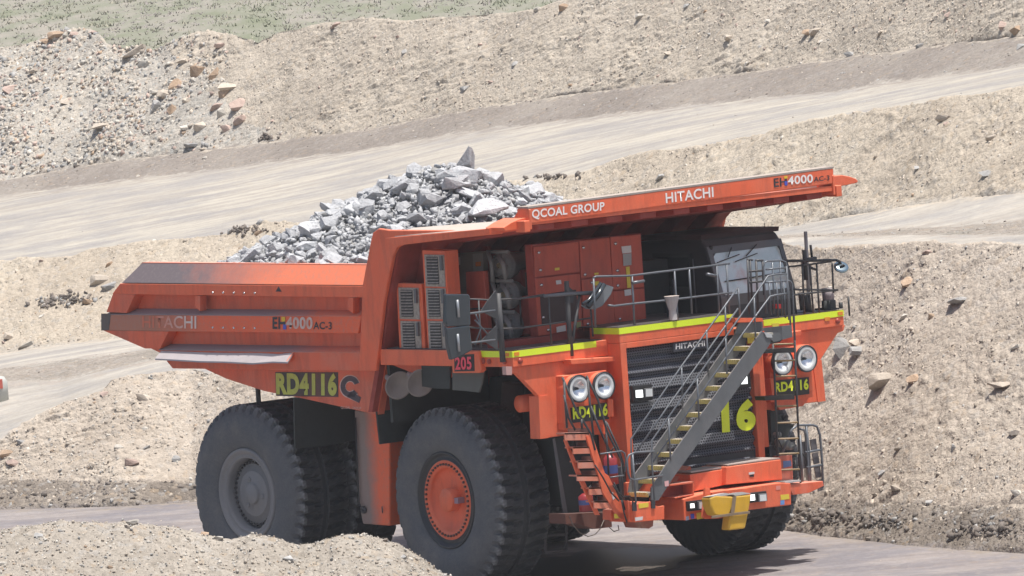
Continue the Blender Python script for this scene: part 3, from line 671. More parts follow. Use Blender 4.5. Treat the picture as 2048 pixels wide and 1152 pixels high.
module(848, 509, 887, 573, y, g2); module(851, 576, 890, 638, y, g2); module(855, 642, 893, 705, y, g2)
m = MB(); m.prism([V(-1.3, -3.95, 4.44), V(.9, -3.95, 4.44), V(.4, -3.95, 4.1), V(-.3, -3.95, 4.2)], (0, .1, 0)); m.build('deck_gusset', ORANGE_D, truck)
m = MB(); a = P(905, 690, 'y', -3.75); m.lathe([(0, .13), (.15, .13), (.16, 0)], a, (0, -1, .2), 16); m.build('spot_lamp', BLACKT, truck)
# beige control cabinet, orange locker and sign
m = MB(); m.prism(Q('y', -2.8, (899, 508), (966, 503), (968, 700), (905, 702)), (0, .12, 0)); cc = m.build('control_cabinet', GREYC, truck, bevel=.012)
m = MB(); m.prism(Q('y', -2.82, (945, 508), (964, 506), (965, 543), (947, 544)), (0, .03, 0)); m.build('cabinet_sign', plain('pale_sign', (.36, .36, .32), .6), cc)
m = MB(); m.prism(Q('y', -2.84, (951, 524), (961, 523), (961, 532), (951, 533)), (0, .01, 0)); m.build('orange_sticker', AMB, cc)
m = MB(); m.prism(Q('y', -2.82, (903, 516), (920, 514), (920, 530), (904, 532)), (0, .01, 0)); m.build('cabinet_label', STICK, cc)
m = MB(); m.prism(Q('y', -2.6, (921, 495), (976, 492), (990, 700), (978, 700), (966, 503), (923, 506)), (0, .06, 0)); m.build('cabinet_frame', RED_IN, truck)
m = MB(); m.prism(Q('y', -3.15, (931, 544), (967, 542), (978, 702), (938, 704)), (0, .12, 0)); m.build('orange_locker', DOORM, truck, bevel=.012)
m = MB(); m.prism(Q('y', -3.18, (934, 617), (972, 615), (972, 618), (934, 620)), (0, .03, 0)); m.build('locker_seam', DTXT, truck)
m = MB(); m.prism(Q('y', -4.22, (903, 706), (957, 703), (963, 741), (958, 746), (905, 746)), (0, .12, 0)); sg_ = m.build('speed_sign', ORANGE, truck, bevel=.01)
m = MB(); m.prism(Q('y', -4.225, (908, 710), (948, 708), (949, 742), (909, 743)), (0, .01, 0)); m.build('sign_face', BLACK, sg_)
text('205', Q('y', -4.235, (911, 740), (944, 739), (943, 713), (910, 714)), 'digits', REDLED, sg_, .03)
# engine air cleaners, pipes and clutter
MET = paint('engine_casting', (.15, .16, .165), .5, .5, dustcol=(.28, .27, .25), scale=3)
for k, (u, v) in enumerate(((1000, 532), (1008, 590), (1012, 652))):
    c = P(u, v, 'y', -2.9); m = MB()
    m.lathe([(0, .0), (0, .16), (.05, .24), (.12, .28), (.2, .28), (.26, .24), (.5, .22), (.9, .2)], c, (-.25, 1, 0), 28, smooth=False); e = m.build('turbocharger', MET, truck)
    m = MB()
    for j in range(9):
        t = 2 * math.pi * j / 9; m.lathe([(-.05, .03), (.02, .03)], c + V(math.cos(t) * .2, 0, math.sin(t) * .2), (0, 1, 0), 8)
    m.tube([c + V(.1, -.1, .2), c + V(.3, -.15, .05), c + V(.28, -.1, -.25)], .05, 10); m.tube([c + V(-.2, -.1, .25), c + V(-.05, -.16, .05), c + V(-.1, -.12, -.3)], .045, 10)
    m.tube([c + V(-.3, -.05, .28), c + V(.35, -.05, .28)], .035, 8)
    m.build('turbo_pipework', plain('pipe_grey', (.20, .20, .195), .5), e)
    m = MB(); m.lathe([(-.14, .05), (-.05, .06), (0, .05)], c + V(.12, 0, .02), (0, 1, 0), 12); m.build('brass_cap', plain('brass_cap', (.42, .36, .24), .4), e)
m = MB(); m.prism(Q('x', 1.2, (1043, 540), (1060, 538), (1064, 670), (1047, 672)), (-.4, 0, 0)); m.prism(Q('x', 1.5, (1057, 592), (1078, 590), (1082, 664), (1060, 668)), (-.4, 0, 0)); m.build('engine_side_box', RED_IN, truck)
m = MB()
for u, v0, v1 in ((1052, 545, 590), (1057, 545, 592), (1040, 600, 650)): m.tube(Q('x', 1.55, (u, v0), (u + 2, v1)), .02, 6)
m.build('engine_hose', RUBP, truck)
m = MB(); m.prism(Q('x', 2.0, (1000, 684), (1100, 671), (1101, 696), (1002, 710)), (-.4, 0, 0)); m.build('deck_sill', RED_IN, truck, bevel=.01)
m = MB(); m.box((-.6, -2.0, 4.75), (1.0, 1.3, 6.0)); m.box((-.3, -2.3, 4.75), (.6, -2.0, 5.9)); m.build('engine_hood', BLACKT, truck)
# ---------------- electrical cabinet (big orange doors)
XE = 1.9
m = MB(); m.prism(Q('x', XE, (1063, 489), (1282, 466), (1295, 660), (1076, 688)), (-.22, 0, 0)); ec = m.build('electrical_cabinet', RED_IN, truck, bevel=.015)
doors = [[(1068, 494), (1157, 483), (1160, 544), (1071, 554)], [(1159, 482), (1219, 475), (1224, 549), (1162, 557)], [(1221, 474), (1281, 469), (1288, 574), (1226, 580)],
         [(1071, 557), (1160, 547), (1165, 658), (1078, 672)], [(1163, 560), (1224, 552), (1231, 655), (1168, 663)], [(1226, 583), (1288, 577), (1293, 650), (1232, 654)]]
for q in doors:
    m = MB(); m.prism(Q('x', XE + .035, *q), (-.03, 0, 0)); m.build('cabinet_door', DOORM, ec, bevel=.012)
m = MB(); m.prism(Q('x', XE + .045, (1080, 590), (1152, 579), (1158, 640), (1084, 650)), (-.006, 0, 0)); m.build('door_window', plain('dark_mesh_window', (.05, .025, .025), .6), ec)
for u, v in ((1077, 505), (1080, 540), (1082, 570), (1166, 495), (1169, 549), (1230, 487), (1234, 541), (1235, 571), (1239, 638), (1086, 635), (1096, 660), (1175, 648), (1183, 565)):
    m = MB(); m.lathe([(0, .03), (.03, .028), (.032, 0)], P(u, v, 'x', XE + .035), (1, 0, 0), 12); m.build('door_latch', CHROME, ec)
for q, mt in (([(1243, 493), (1262, 491), (1263, 505), (1245, 507)], STICK), ([(1246, 508), (1263, 506), (1263, 530), (1247, 532)], plain('grey_notice', (.36, .35, .34), .6)), ([(1252, 534), (1259, 533), (1262, 575), (1255, 576)], STICKY), ([(1249, 580), (1262, 578), (1263, 590), (1250, 592)], STICK),
              ([(1110, 536), (1119, 535), (1119, 540), (1110, 541)], STICKY), ([(1189, 546), (1197, 545), (1197, 549), (1189, 550)], STICKY), ([(1112, 561), (1122, 560), (1123, 568), (1113, 569)], STICK), ([(1113, 654), (1131, 650), (1132, 662), (1114, 665)], STICK), ([(1153, 645), (1162, 643), (1162, 655), (1154, 657)], plain('olive_sticker', (.30, .30, .12), .6)), ([(1190, 563), (1198, 562), (1198, 570), (1190, 571)], STICKY)):
    m = MB(); m.prism(Q('x', XE + .05, *q), (-.008, 0, 0)); m.build('warning_label', mt, ec)
# ---------------- cab
A = V(2.1, 1.4, 6.27); Bc = V(2.1, 3.22, 6.25)
m = MB()
side = [V(.0, 1.36, 4.72), V(.0, 1.36, 6.33), V(1.2, 1.36, 6.38), V(2.0, 1.36, 6.36), V(2.12, 1.36, 6.22), V(2.45, 1.36, 5.25), V(2.52, 1.36, 4.72)]
m.prism(side, (0, 1.9, 0)); cab = m.build('cab', GREYD, truck, bevel=.05)
m = MB(); m.prism([V(-.05, 1.30, 6.36), V(2.05, 1.30, 6.36), V(1.9, 1.45, 6.44), V(0, 1.45, 6.44)], (0, 2.0, 0)); m.build('cab_roof', GREYD, cab, bevel=.02)
def WS(ty, tz, off=.0):   # windscreen plane, ty 0..1 across, tz 0..1 up
    z = 5.24 + (6.22 - 5.24) * tz; x = 2.45 + (2.12 - 2.45) * tz
    return V(x + .02 + off, 1.36 + 1.9 * ty, z)
wr = [WS(.07, .03), WS(.90, .03), WS(.93, .08), WS(.94, .78), WS(.92, .86), WS(.10, .86), WS(.06, .80), WS(.05, .10)]
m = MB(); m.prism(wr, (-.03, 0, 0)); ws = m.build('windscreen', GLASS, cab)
m = MB(); m.prism([p + V(.008, 0, 0) for p in (WS(.0, .86), WS(1, .86), WS(1, 1.0), WS(0, 1.0))], (-.03, 0, 0)); m.build('windscreen_header', GREYM, cab)
m = MB(); m.prism([p + V(.006, 0, 0) for p in (WS(.0, -.02), WS(.05, -.02), WS(.055, .86), WS(.0, .86))], (-.03, 0, 0)); m.prism([p + V(.006, 0, 0) for p in (WS(.94, -.02), WS(1, -.02), WS(1, .86), WS(.95, .86))], (-.03, 0, 0)); m.prism([V(2.475, 1.37, 4.74), V(2.475, 3.25, 4.74), V(2.475, 3.25, 5.26), V(2.475, 1.37, 5.26)], (-.02, 0, 0)); m.build('cab_front_panel', GREYM, cab)
m = MB()
for (a0, a1), (b0, b1) in (((.28, .86 + .12), (.06, .68)), ((.62, .98), (.30, .66))):
    m.tube([WS(a0 + .02, a1 - .04, .05), WS(b0 + .16, b1 + .08, .05)], .011, 5); m.tube([WS(b0, b1, .045), WS(b0 + .32, b1 + .11, .045)], .010, 5)
m.build('wiper', BLACK, cab)
m = MB(); m.tube([WS(.1, .30, .03), WS(.95, .34, .03)], .012, 5); m.build('windscreen_bar', BLACK, cab)
m = MB()
m.prism([V(.5, 1.352, 4.9), V(1.7, 1.352, 4.9), V(1.7, 1.352, 6.1), V(.5, 1.352, 6.1)], (0, -.012, 0)); m.build('cab_side_door', BLACKT, cab)
m = MB(); m.prism([V(.65, 1.335, 5.45), V(1.6, 1.335, 5.45), V(1.6, 1.335, 6.02), V(.65, 1.335, 6.02)], (0, -.006, 0)); m.build('side_window', plain('dark_glass', (.02, .025, .03), .06), cab)
for gx_, gz_ in ((.40, 6.0), (1.8, 6.0), (1.15, 5.6)):
    m = MB(); m.tube([V(gx_, 1.28, 4.95), V(gx_, 1.28, gz_)], .015, 6); m.build('grab_bar', RAILM, cab)
m = MB(); a = P(1531, 472, 'x', 1.9); m.tube([a, a + V(0, -.01, .26)], .006, 5); m.lathe([(-.03, .05), (.03, .03), (.04, 0)], a, (0, 0, 1), 10); m.build('roof_antenna', BLACK, cab)
m = MB(); m.prism([V(2.0, 1.38, 6.24), V(2.1, 1.38, 6.24), V(2.1, 1.50, 6.24), V(2.0, 1.50, 6.24)], (0, 0, -.1)); m.lathe([(0, .045), (.03, .04), (.03, 0)], V(2.14, 1.46, 6.2), (1, 0, 0), 12); m.build('marker_lamp', BLACK, cab)
m = MB(); m.prism(Q('x', 2.62, (1552, 608), (1563, 608), (1563, 617), (1553, 617)), (-.1, 0, 0)); m.build('red_tail_marker', plain('bright_red', (.75, .03, .03), .4), cab)
# interior / rear clutter behind the rail
m = MB(); m.lathe([(0, .0), (0, .11), (.28, .11), (.30, 0)], V(2.2, .35, 4.97), (0, 0, 1), 16); m.build('fluid_drum', plain('dark_blue_can', (.03, .06, .10), .5), truck)
# far deck fittings
LD = 4.75
m = MB(); a = P(1611, 463, 'x', 2.6); b = P(1619, 625, 'x', 2.6)
m.tube([a, V(b.x, b.y, LD)], .035, 10); m.build('aerial_mast', paint('mast_grey', (.30, .30, .31), .5, .2), truck)
m = MB(); m.tube(Q('x', 2.58, (1609, 500), (1613, 560)), .05, 8); m.tube(Q('x', 2.55, (1616, 530), (1619, 570)), .055, 8); m.tube(Q('x', 2.6, (1613, 590), (1617, 624)), .075, 10)
m.tube(Q('x', 2.62, (1607, 519), (1632, 516)), .03, 8); m.tube(Q('x', 2.6, (1621, 490), (1624, 515)), .025, 8); m.tube(Q('x', 2.6, (1621, 535), (1634, 540)), .025, 8); m.tube(Q('x', 2.6, (1602, 585), (1606, 620)), .06, 8); m.build('mast_bracket', GREYD, truck)
m = MB(); a = P(1656, 587, 'x', 2.5); b = P(1660, 608, 'x', 2.5); m.lathe([(0, .0), (0, .115), (.26, .12), (.262, 0)], V(a.x, a.y, LD + .16), (0, 0, 1), 20); bc = m.build('air_filter_can', paint('lavender_grey', (.30, .27, .30), .6, .4), truck)
m = MB(); m.lathe([(0, .14), (.18, .14), (.18, 0)], V(a.x, a.y, LD), (0, 0, 1), 20); m.build('can_base', BLACKT, bc)
m = MB(); a = P(1683, 632, 'x', 2.6); m.lathe([(0, .04), (.12, .04), (.12, .0)], V(a.x, a.y, LD), (0, 0, 1), 10); m.tube([V(2.8, 4.32, 4.60), V(2.8, 4.32, 4.98)], .02, 8); m.build('deck_post', BLACK, truck)
m = MB(); m.box((2.2, 3.95, LD), (2.7, 4.15, LD + .03)); m.prism(Q('x', 2.75, (1596, 628), (1645, 622), (1646, 632), (1597, 638)), (-.4, 0, 0)); m.build('deck_tray', BLACKT, truck)
m = MB(); m.prism(Q('x', 2.835, (1649, 635), (1660, 634), (1660, 641), (1650, 642)), (-.008, 0, 0)); m.build('amber_reflector', AMB, truck)

# ---------------- rails
def rails(name, x, segs, r=.020, mat=RAILM, par=truck):
    m = MB()
    for s in segs: m.tube(Q('x', x, *s), r, 8)
    return m.build(name, mat, par)
rails('front_handrail', 3.12, [[(1186, 556), (1192, 553), (1260, 551.5), (1320, 544), (1459, 527)], [(1187, 556), (1191, 655)], [(1216, 610.6), (1228, 612), (1260, 608), (1340, 600), (1464, 585)], [(1264, 551), (1269, 652)], [(1348.6, 541), (1355, 640)], [(1378, 537), (1384, 628)], [(1433, 530), (1439, 640)], [(1453, 527), (1459, 634)]], .021)
rails('side_deck_handrail', 2.76, [[(932, 598), (982, 600), (1040, 597), (1088, 589)], [(932, 654), (982, 658.5), (1040, 656), (1100, 648), (1180, 636)], [(1097, 591), (1103, 690)], [(957, 600), (963, 701)], [(995, 590), (1001, 700)], [(1181, 612), (1186, 673)], [(1142, 590), (1186, 588)], [(1040, 597), (1100, 590)]], .017, GREYD)
m = MB(); m.tube([V(2.78, -4.36, 5.86), V(2.78, -4.36, 4.55)], .06, 6); m.prism(Q('x', 2.80, (975, 602), (992, 580), (996, 610), (996, 640), (962, 622)), (-.02, 0, 0)); m.prism(Q('x', 2.80, (978, 665), (994, 650), (996, 700), (964, 680)), (-.02, 0, 0)); m.build('mirror_post', GREYD, truck)
m = MB(); m.tube(Q('x', 2.8, (1133, 562), (1137, 640), (1143, 712)), .05, 6); m.tube(Q('x', 2.8, (1159, 588), (1141, 712)), .032, 6); m.prism(Q('x', 2.82, (1130, 566), (1150, 584), (1146, 606), (1132, 604)), (-.03, 0, 0)); m.build('mirror_post', GREYD, truck)
# side mirrors and arms
m = MB()
for v in (627, 686):
    m.tube(Q('x', 2.85, (904, v + 2), (940, v), (990, v - 6)), .022, 8)
m.tube(Q('x', 2.8, (950, 625), (962, 655), (950, 690)), .016, 6); m.tube(Q('x', 2.8, (950, 640), (975, 668)), .016, 6); m.build('mirror_arm', RAILM, truck)
for pts in ([(892, 588), (937, 588), (941, 592), (942, 651), (896, 654), (891, 645)], [(893, 656), (940, 650), (946, 700), (925, 712), (903, 720), (896, 690)]):
    m = MB(); m.prism(Q('x', 2.95, *pts), (-.10, 0, 0)); mr = m.build('wing_mirror', MIRR, truck, bevel=.025)
    u = sum(p[0] for p in pts) / 6; v = sum(p[1] for p in pts) / 6
    m = MB(); m.tube(Q('x', 2.97, (u - 2, v - 20), (u + 1, v + 15)), .03, 6); m.build('mirror_bracket', plain('pale_bracket', (.35, .37, .39), .3, .5), mr)
m = MB(); m.tube(Q('x', 2.85, (1088, 592), (1135, 588), (1190, 584)), [.03, .035, .03], 8); m.build('mirror_arm', RAILM, truck)
m = MB(); m.prism(Q('x', 2.9, (1163, 612), (1182, 596), (1204, 566), (1228, 574), (1222, 590), (1205, 612), (1190, 619), (1172, 618)), (-.05, .02, 0)); mr = m.build('wing_mirror', plain('grey_mirror_shell', (.17, .19, .21), .25), truck, bevel=.015)
m = MB(); m.tube(Q('x', 2.96, (1176, 614), (1196, 590), (1208, 568)), .05, 6); m.tube(Q('x', 2.94, (1165, 608), (1178, 600), (1202, 566)), .035, 6); m.build('mirror_bracket', MIRR, mr)
rails('far_deck_handrail', 2.76, [[(1572, 534), (1619, 529), (1662, 523)], [(1576, 579), (1676, 580)], [(1585, 590), (1675, 580)], [(1604, 523), (1609, 628)], [(1619, 530), (1627, 628)], [(1633, 529), (1639, 634)], [(1664, 525), (1667, 586)]], .019, GREYD)
m = MB(); m.tube(Q('x', 2.82, (1560, 522), (1640, 521), (1672, 520), (1679, 523), (1682, 530)), .028, 8); m.build('mirror_arm', BLACK, truck)
c = P(1682, 535, 'x', 2.85); m = MB(); m.lathe([(-.04, .0), (-.04, .10), (-.01, .145), (.02, .15), (.035, .10), (.04, 0)], c, (.55, -.2, .6), 24); mr = m.build('round_mirror', plain('mirror_blue_grey', (.30, .40, .45), .08, .8), truck)
m = MB(); m.tube([c + V(.04, -.06, .02), c + V(.06, .0, .05), c + V(.04, .06, .02)], .02, 6); m.build('mirror_bracket', BLACK, mr)
# gate and hoops at the stair head
rails('stair_gate', 3.05, [[(1495, 519), (1499, 628)], [(1500, 520), (1504, 600)], [(1512, 521), (1517, 632)], [(1525, 520), (1528, 590)], [(1494, 519), (1505, 520)], [(1511, 521), (1526, 521)], [(1497, 543), (1527, 541)], [(1498, 565), (1530, 562)]], .022, GREYD)
rails('stair_gate', 3.3, [[(1533, 627), (1529, 570), (1527, 535), (1529, 525), (1535, 522), (1564, 521), (1571, 524), (1574, 534), (1577, 580), (1582, 668)], [(1532, 539), (1573, 535)], [(1531, 565), (1574, 562)], [(1545, 525), (1549, 628)], [(1560, 523), (1565, 632)], [(1538, 564), (1542, 630)], [(1553, 564), (1557, 634)], [(1567, 562), (1571, 636)]], .018, RAILM)
rails('stair_hoop', 3.6, [[(1574, 561), (1580, 562), (1584, 568), (1586, 600), (1590, 680)]], .018, RAILM)

# ---------------- main stair
stair = None
XA, XB = 4.12, 3.5
m = MB(); m.prism(Q('x', XA, (1524, 662), (1541, 676), (1541, 687), (1387, 900), (1348, 953), (1317, 1001), (1303, 1001), (1303, 976), (1351, 900)), (-.035, 0, 0)); stair = m.build('access_stair', GREYM, truck)
m = MB(); o = 16; m.prism(Q('x', XB, (1476, 660), (1494, 668), (1490, 690), (1330, 905), (1275, 985), (1257, 985), (1262, 960), (1310, 895)), (-.035, 0, 0)); m.build('inner_stringer', GREYM, stair)
for k in range(13):
    t = k / 12; u = 1488 + (1260 - 1488) * t; v = 667 + (985 - 667) * t
    a = P(u, v, 'x', XB); a2 = P(u + 19, v - 2.6, 'x', XB)
    m = MB(); m.prism([V(XB, a.y - .02, a.z), V(XA - .035, a.y - .02, a.z), V(XA - .035, a.y + .24, a.z), V(XB, a.y + .24, a.z)], (0, 0, -.045)); tr_ = m.build('stair_tread', paint('tread_top', (.36, .35, .31), .8, .4), stair)
    m = MB()
    for j in range(9):
        x = XB + .03 + j * (XA - XB - .1) / 9; m.box((x, a.y - .045, a.z - .05), (x + .045, a.y - .02, a.z + .012))
    m.box((XB, a.y - .035, a.z - .075), (XA - .04, a.y - .021, a.z - .0)); m.build('tread_nosing', TREADY, stair)
rl = [[(1476, 575), (1444, 620), (1363, 732.5), (1262, 878), (1263, 930), (1267, 1005)], [(1476, 617), (1440, 667), (1335, 814), (1271, 906)], [(1363, 732), (1365, 814)], [(1450, 612), (1453, 690)], [(1476, 575), (1481, 640)], [(1413, 660), (1417, 750)]]
rails('stair_handrail', XB, rl, .018, RAILM, stair)
rl = [[(1573, 547), (1550, 549), (1536, 552), (1489.7, 620), (1303.6, 881), (1304, 930), (1309, 1008)], [(1573, 587), (1552, 590), (1540, 593), (1485.6, 667), (1306, 924)], [(1508, 594), (1511, 674)], [(1451, 674), (1454, 748)], [(1394, 756), (1398, 840)], [(1337, 835), (1341, 920)], [(1573, 532), (1578, 640)]]
rails('stair_handrail', XA, rl, .018, RAILM, stair)
rails('stair_hoop', XA + .02, [[(1309, 903), (1270, 905), (1258, 910), (1254, 920), (1256, 945), (1260, 957), (1268, 960), (1325, 951)], [(1265, 908), (1272, 1006)]], .020, RAILM, stair)
m = MB(); m.prism(Q('x', 3.9, (1525, 656), (1583, 650), (1585, 674), (1548, 684), (1540, 676)), (-.03, 0, 0)); m.prism(Q('x', 3.55, (1478, 646), (1525, 643), (1527, 662), (1470, 668)), (-.03, 0, 0)); m.build('landing_panel', GREYM, stair)
m = MB(); q = Q('x', 3.6, (1469, 636), (1525, 636), (1526, 643), (1474, 645)); m.prism(q, (-.3, 0, 0)); m.build('landing_tread', ORANGE, stair)
m = MB(); m.prism(Q('x', 4.14, (1528, 664), (1543, 668), (1545, 675), (1534, 675)), (-.1, 0, 0)); m.build('light_bracket', plain('light_steel', (.45, .47, .48), .4), stair)
m = MB(); m.prism(Q('x', 3.75, (1540, 680), (1572, 674), (1560, 684), (1542, 688)), (-.1, 0, 0)); m.build('hinge_bracket', BLACK, stair)
for x, q in ((3.62, [(1495, 672), (1509, 672), (1508, 686), (1496, 687)]), (3.36, [(1544, 647), (1558, 646), (1558, 653), (1545, 654)])):
    m = MB(); m.prism(Q('x', x, *q), (-.01, 0, 0)); m.build('yellow_notice', STICKY, stair)
m = MB(); m.prism(Q('x', XA + .006, (1329, 963), (1337, 961), (1338, 972), (1330, 973)), (-.004, 0, 0)); m.build('red_notice', plain('pink_notice', (.7, .4, .4), .5), stair)
m = MB(); m.prism(Q('x', 4.1, (1266, 1009), (1301, 1003), (1315, 1013), (1329, 1011), (1329, 1039), (1269, 1045)), (-.75, 0, 0)); m.prism(Q('x', 4.0, (1256, 1001), (1264, 1004), (1268, 1044), (1259, 1042)), (-.3, 0, 0)); sp = m.build('stair_foot', ORANGE, truck, bevel=.012)
m = MB(); m.prism(Q('x', 4.107, (1277, 1007), (1297, 1005), (1297, 1014), (1278, 1017)), (-.005, 0, 0)); m.build('yellow_notice', STICKY, sp)
m = MB(); m.prism(Q('x', 4.107, (1270, 1035), (1286, 1033), (1285, 1040), (1271, 1042)), (-.005, 0, 0)); m.build('white_notice', STICK, sp)
m = MB(); m.prism(Q('x', 4.13, (1266, 1004), (1273, 1004), (1274, 1022), (1267, 1022)), (-.04, 0, 0)); m.prism(Q('x', 4.13, (1303, 1000), (1310, 1000), (1311, 1017), (1304, 1017)), (-.04, 0, 0)); m.build('post_socket', GREYD, sp)
m = MB(); m.prism(Q('x', 3.7, (1277, 1040), (1307, 1038), (1306, 1052), (1298, 1057), (1284, 1056)), (-.5, 0, 0)); m.build('tow_lug', paint('muddy_red', (.30, .10, .07), .7, .7), truck)

# ---------------- small orange steps on the left of the picture
XS = 3.85
m = MB(); m.prism(Q('x', XS, (1172, 872), (1183, 869), (1187, 877), (1210, 946), (1218, 952), (1253, 1030), (1247, 1040), (1238, 1037), (1205, 985), (1200, 962)), (-.05, 0, 0)); stp = m.build('folding_steps', ORANGE, truck, bevel=.008)
m = MB(); m.prism(Q('x', XS - .12, (1129, 880), (1133, 878), (1166, 955), (1200, 1030), (1192, 1030), (1158, 958)), (-.04, 0, 0)); m.build('steps_side_plate', ORANGE, stp)
SALM = paint('dusty_pink_step', (.62, .20, .12), .6, .9, dustcol=(.48, .27, .22), scale=2, grime=.1)
for (u0, v0, u1, v1, h) in ((1129, 866, 1178, 865, 15), (1146, 894, 1181, 893, 14), (1156, 922, 1192, 921, 15), (1154, 950, 1207, 950, 12), (1178, 975, 1215, 974, 15), (1188, 1002, 1226, 1002, 15)):
    m = MB(); q = Q('x', XS - .02, (u0, v0), (u1, v1), (u1 + 1, v1 + h), (u0 + 1, v0 + h)); m.prism(q, (-.03, 0, 0)); s = m.build('step', SALM, stp)
    m = MB(); m.prism([q[0], q[1], q[1] + V(-.25, 0, .0), q[0] + V(-.25, 0, 0)], (0, 0, -.03)); m.build('step_tread', SALM, stp)
    m = MB(); m.prism(Q('x', XS - .22, (u0 + 8, v0 - 9), (u1, v1 - 9), (u1, v1 + 1), (u0 + 8, v0 + 1)), (-.02, 0, 0)); m.build('step_mesh', plain('dark_red_mesh', (.12, .05, .04), .7), stp)
rails('steps_handrail', XS, [[(1128, 763), (1134, 856)], [(1125, 755), (1150, 815), (1182, 868), (1190, 900)], [(1128, 790), (1137, 835), (1150, 860)], [(1175, 758), (1181, 820), (1187, 872)], [(1173, 752), (1196, 800), (1214, 862), (1245, 925), (1249, 965)], [(1181, 812), (1200, 860), (1225, 915)], [(1163, 838), (1164, 858)]], .022, GREYD, stp)
rails('steps_handrail', XS - .15, [[(1211, 842), (1215, 905), (1218, 960)], [(1213, 845), (1240, 905), (1247, 930)], [(1243, 920), (1247, 1000)]], .020, GREYD, stp)
rails('steps_hoop', XS + .05, [[(1200, 908), (1243, 902), (1249, 906), (1252, 920), (1250, 944)], [(1220, 955), (1248, 951)]], .016, RAILM, stp)
rails('hydraulic_hose', XS + .08, [[(1228, 965), (1236, 985), (1245, 1000), (1250, 1020)], [(1226, 970), (1232, 980), (1246, 994), (1260, 992), (1266, 1004)], [(1243, 1000), (1248, 1025), (1254, 1045)], [(1190, 930), (1206, 955), (1222, 985), (1238, 1002)]], .016, RUBP, stp)
m = MB(); m.prism(Q('x', XS + .005, (1222, 985), (1226, 984), (1230, 997), (1226, 1000)), (-.004, 0, 0)); m.build('white_notice', STICK, stp)
m = MB(); m.prism(Q('x', XS - .1, (1222, 1020), (1266, 1010), (1268, 1042), (1222, 1040)), (-.25, 0, 0)); m.build('steps_mount', ORANGE_D, stp)
m = MB(); m.prism(Q('x', XS, (1228, 1028), (1244, 1026), (1244, 1036), (1229, 1037)), (-.005, 0, 0)); m.build('yellow_notice', STICKY, stp)
# extinguishers behind the steps
for u, v0, v1, x in ((1222, 906, 968, 3.35), (1172, 985, 1022, 3.2)):
    a, b = P(u, v0, 'x', x), P(u + 1, v1, 'x', x); H = a.z - b.z
    m = MB(); m.lathe([(0, .0), (0, .14), (H * .8, .14), (H * .95, .07), (H, .0)], b, (0, 0, 1), 20); e = m.build('suppression_cylinder', REDP, truck)
    m = MB(); m.lathe([(H * .35, .142), (H * .62, .142)], b, (0, 0, 1), 20); m.build('cylinder_label', BLUEP, e)
    m = MB(); m.tube([b + V(0, 0, H), b + V(.05, .1, H + .12), b + V(.05, .2, H - .1)], .018, 6); m.build('cylinder_hose', RUBP, e)
m = MB(); m.prism(Q('x', 2.6, (1110, 877), (1128, 871), (1166, 960), (1170, 1028), (1132, 1033), (1128, 1005)), (-.03, 0, 0)); mf = m.build('mud_flap', BLACKT, truck)
m = MB(); m.prism(Q('x', 2.62, (1106, 878), (1110, 877), (1136, 1030), (1128, 1033)), (-.02, 0, 0)); m.build('flap_edge_strip', GREYM, mf)
m = MB(); m.prism(Q('x', 3.0, (1130, 1028), (1222, 1024), (1224, 1054), (1190, 1058), (1150, 1046), (1132, 1048)), (-.5, 0, 0)); m.build('front_cross_member', paint('dark_muddy_red', (.13, .05, .035), .8, .3, dustcol=(.10, .07, .06)), truck)
rails('safety_chain', 3.3, [[(1139, 1033), (1146, 1050), (1160, 1066), (1176, 1073), (1190, 1069), (1200, 1058), (1208, 1040)], [(1219, 1055), (1228, 1063), (1238, 1060), (1236, 1050)]], .010, plain('chain_metal', (.16, .14, .12), .5, .5))
rails('under_ladder', 1.6, [[(1092, 1040), (1090, 1105)], [(1134, 1035), (1132, 1100)], [(1091, 1072), (1133, 1068)], [(1090, 1104), (1132, 1100)]], .03, plain('ladder_dark', (.07, .065, .07), .7))
# ---------------- far ladder and cage
XL = 3.55
lad = rails('vertical_ladder', XL, [[(1587.5, 632), (1592.5, 768.5), (1601.5, 970)], [(1546, 688), (1550, 770), (1555.5, 913)]], .022, GREYD)
for u0, u1, v in ((1546, 1587, 689), (1549, 1589, 722), (1551, 1591, 753), (1552, 1592, 813), (1554, 1595, 846), (1556, 1596, 878), (1557, 1598, 908), (1560, 1600, 940)):
    m = MB(); m.tube(Q('x', XL, (u0, v), (u1, v - 1.5)), .02, 6); m.build('ladder_rung', paint('rung_brown', (.26, .17, .06), .6, .4), lad)
m = MB()
for v in (699, 793): m.prism(Q('x', 3.6, (1529, v), (1589, v - 4), (1589, v + 6), (1531, v + 8)), (-.3, 0, 0))
m.build('ladder_bracket', BLACK, lad)
rails('platform_cage', 3.3, [[(1565, 905), (1583, 860), (1594, 850.5), (1625, 850), (1634, 853), (1640, 870), (1644, 920), (1646, 975)], [(1600, 858), (1608, 860), (1612, 870), (1617, 940), (1619, 982)], [(1612, 852), (1618, 900), (1622, 980)], [(1600, 870), (1606, 975)], [(1610, 905), (1640, 900)], [(1613, 935), (1643, 930)]], .024, RAILM)
rails('platform_cage', 3.1, [[(1594, 880), (1600, 960)], [(1610, 870), (1614, 960)]], .012, GREYD)
m = MB()
for k in range(4): m.prism(Q('x', 3.25, (1620 + k * 4.3, 880 + k * 27), (1632 + k * 4.0, 877 + k * 27), (1635 + k * 4.2, 899 + k * 27), (1624 + k * 4.3, 902 + k * 27)), (-.02, 0, 0))
m.prism(Q('x', 3.25, (1602, 884), (1610, 883), (1613, 935), (1605, 938)), (-.02, 0, 0)); m.build('cage_steps', plain('cage_plate', (.12, .11, .115), .6), truck)
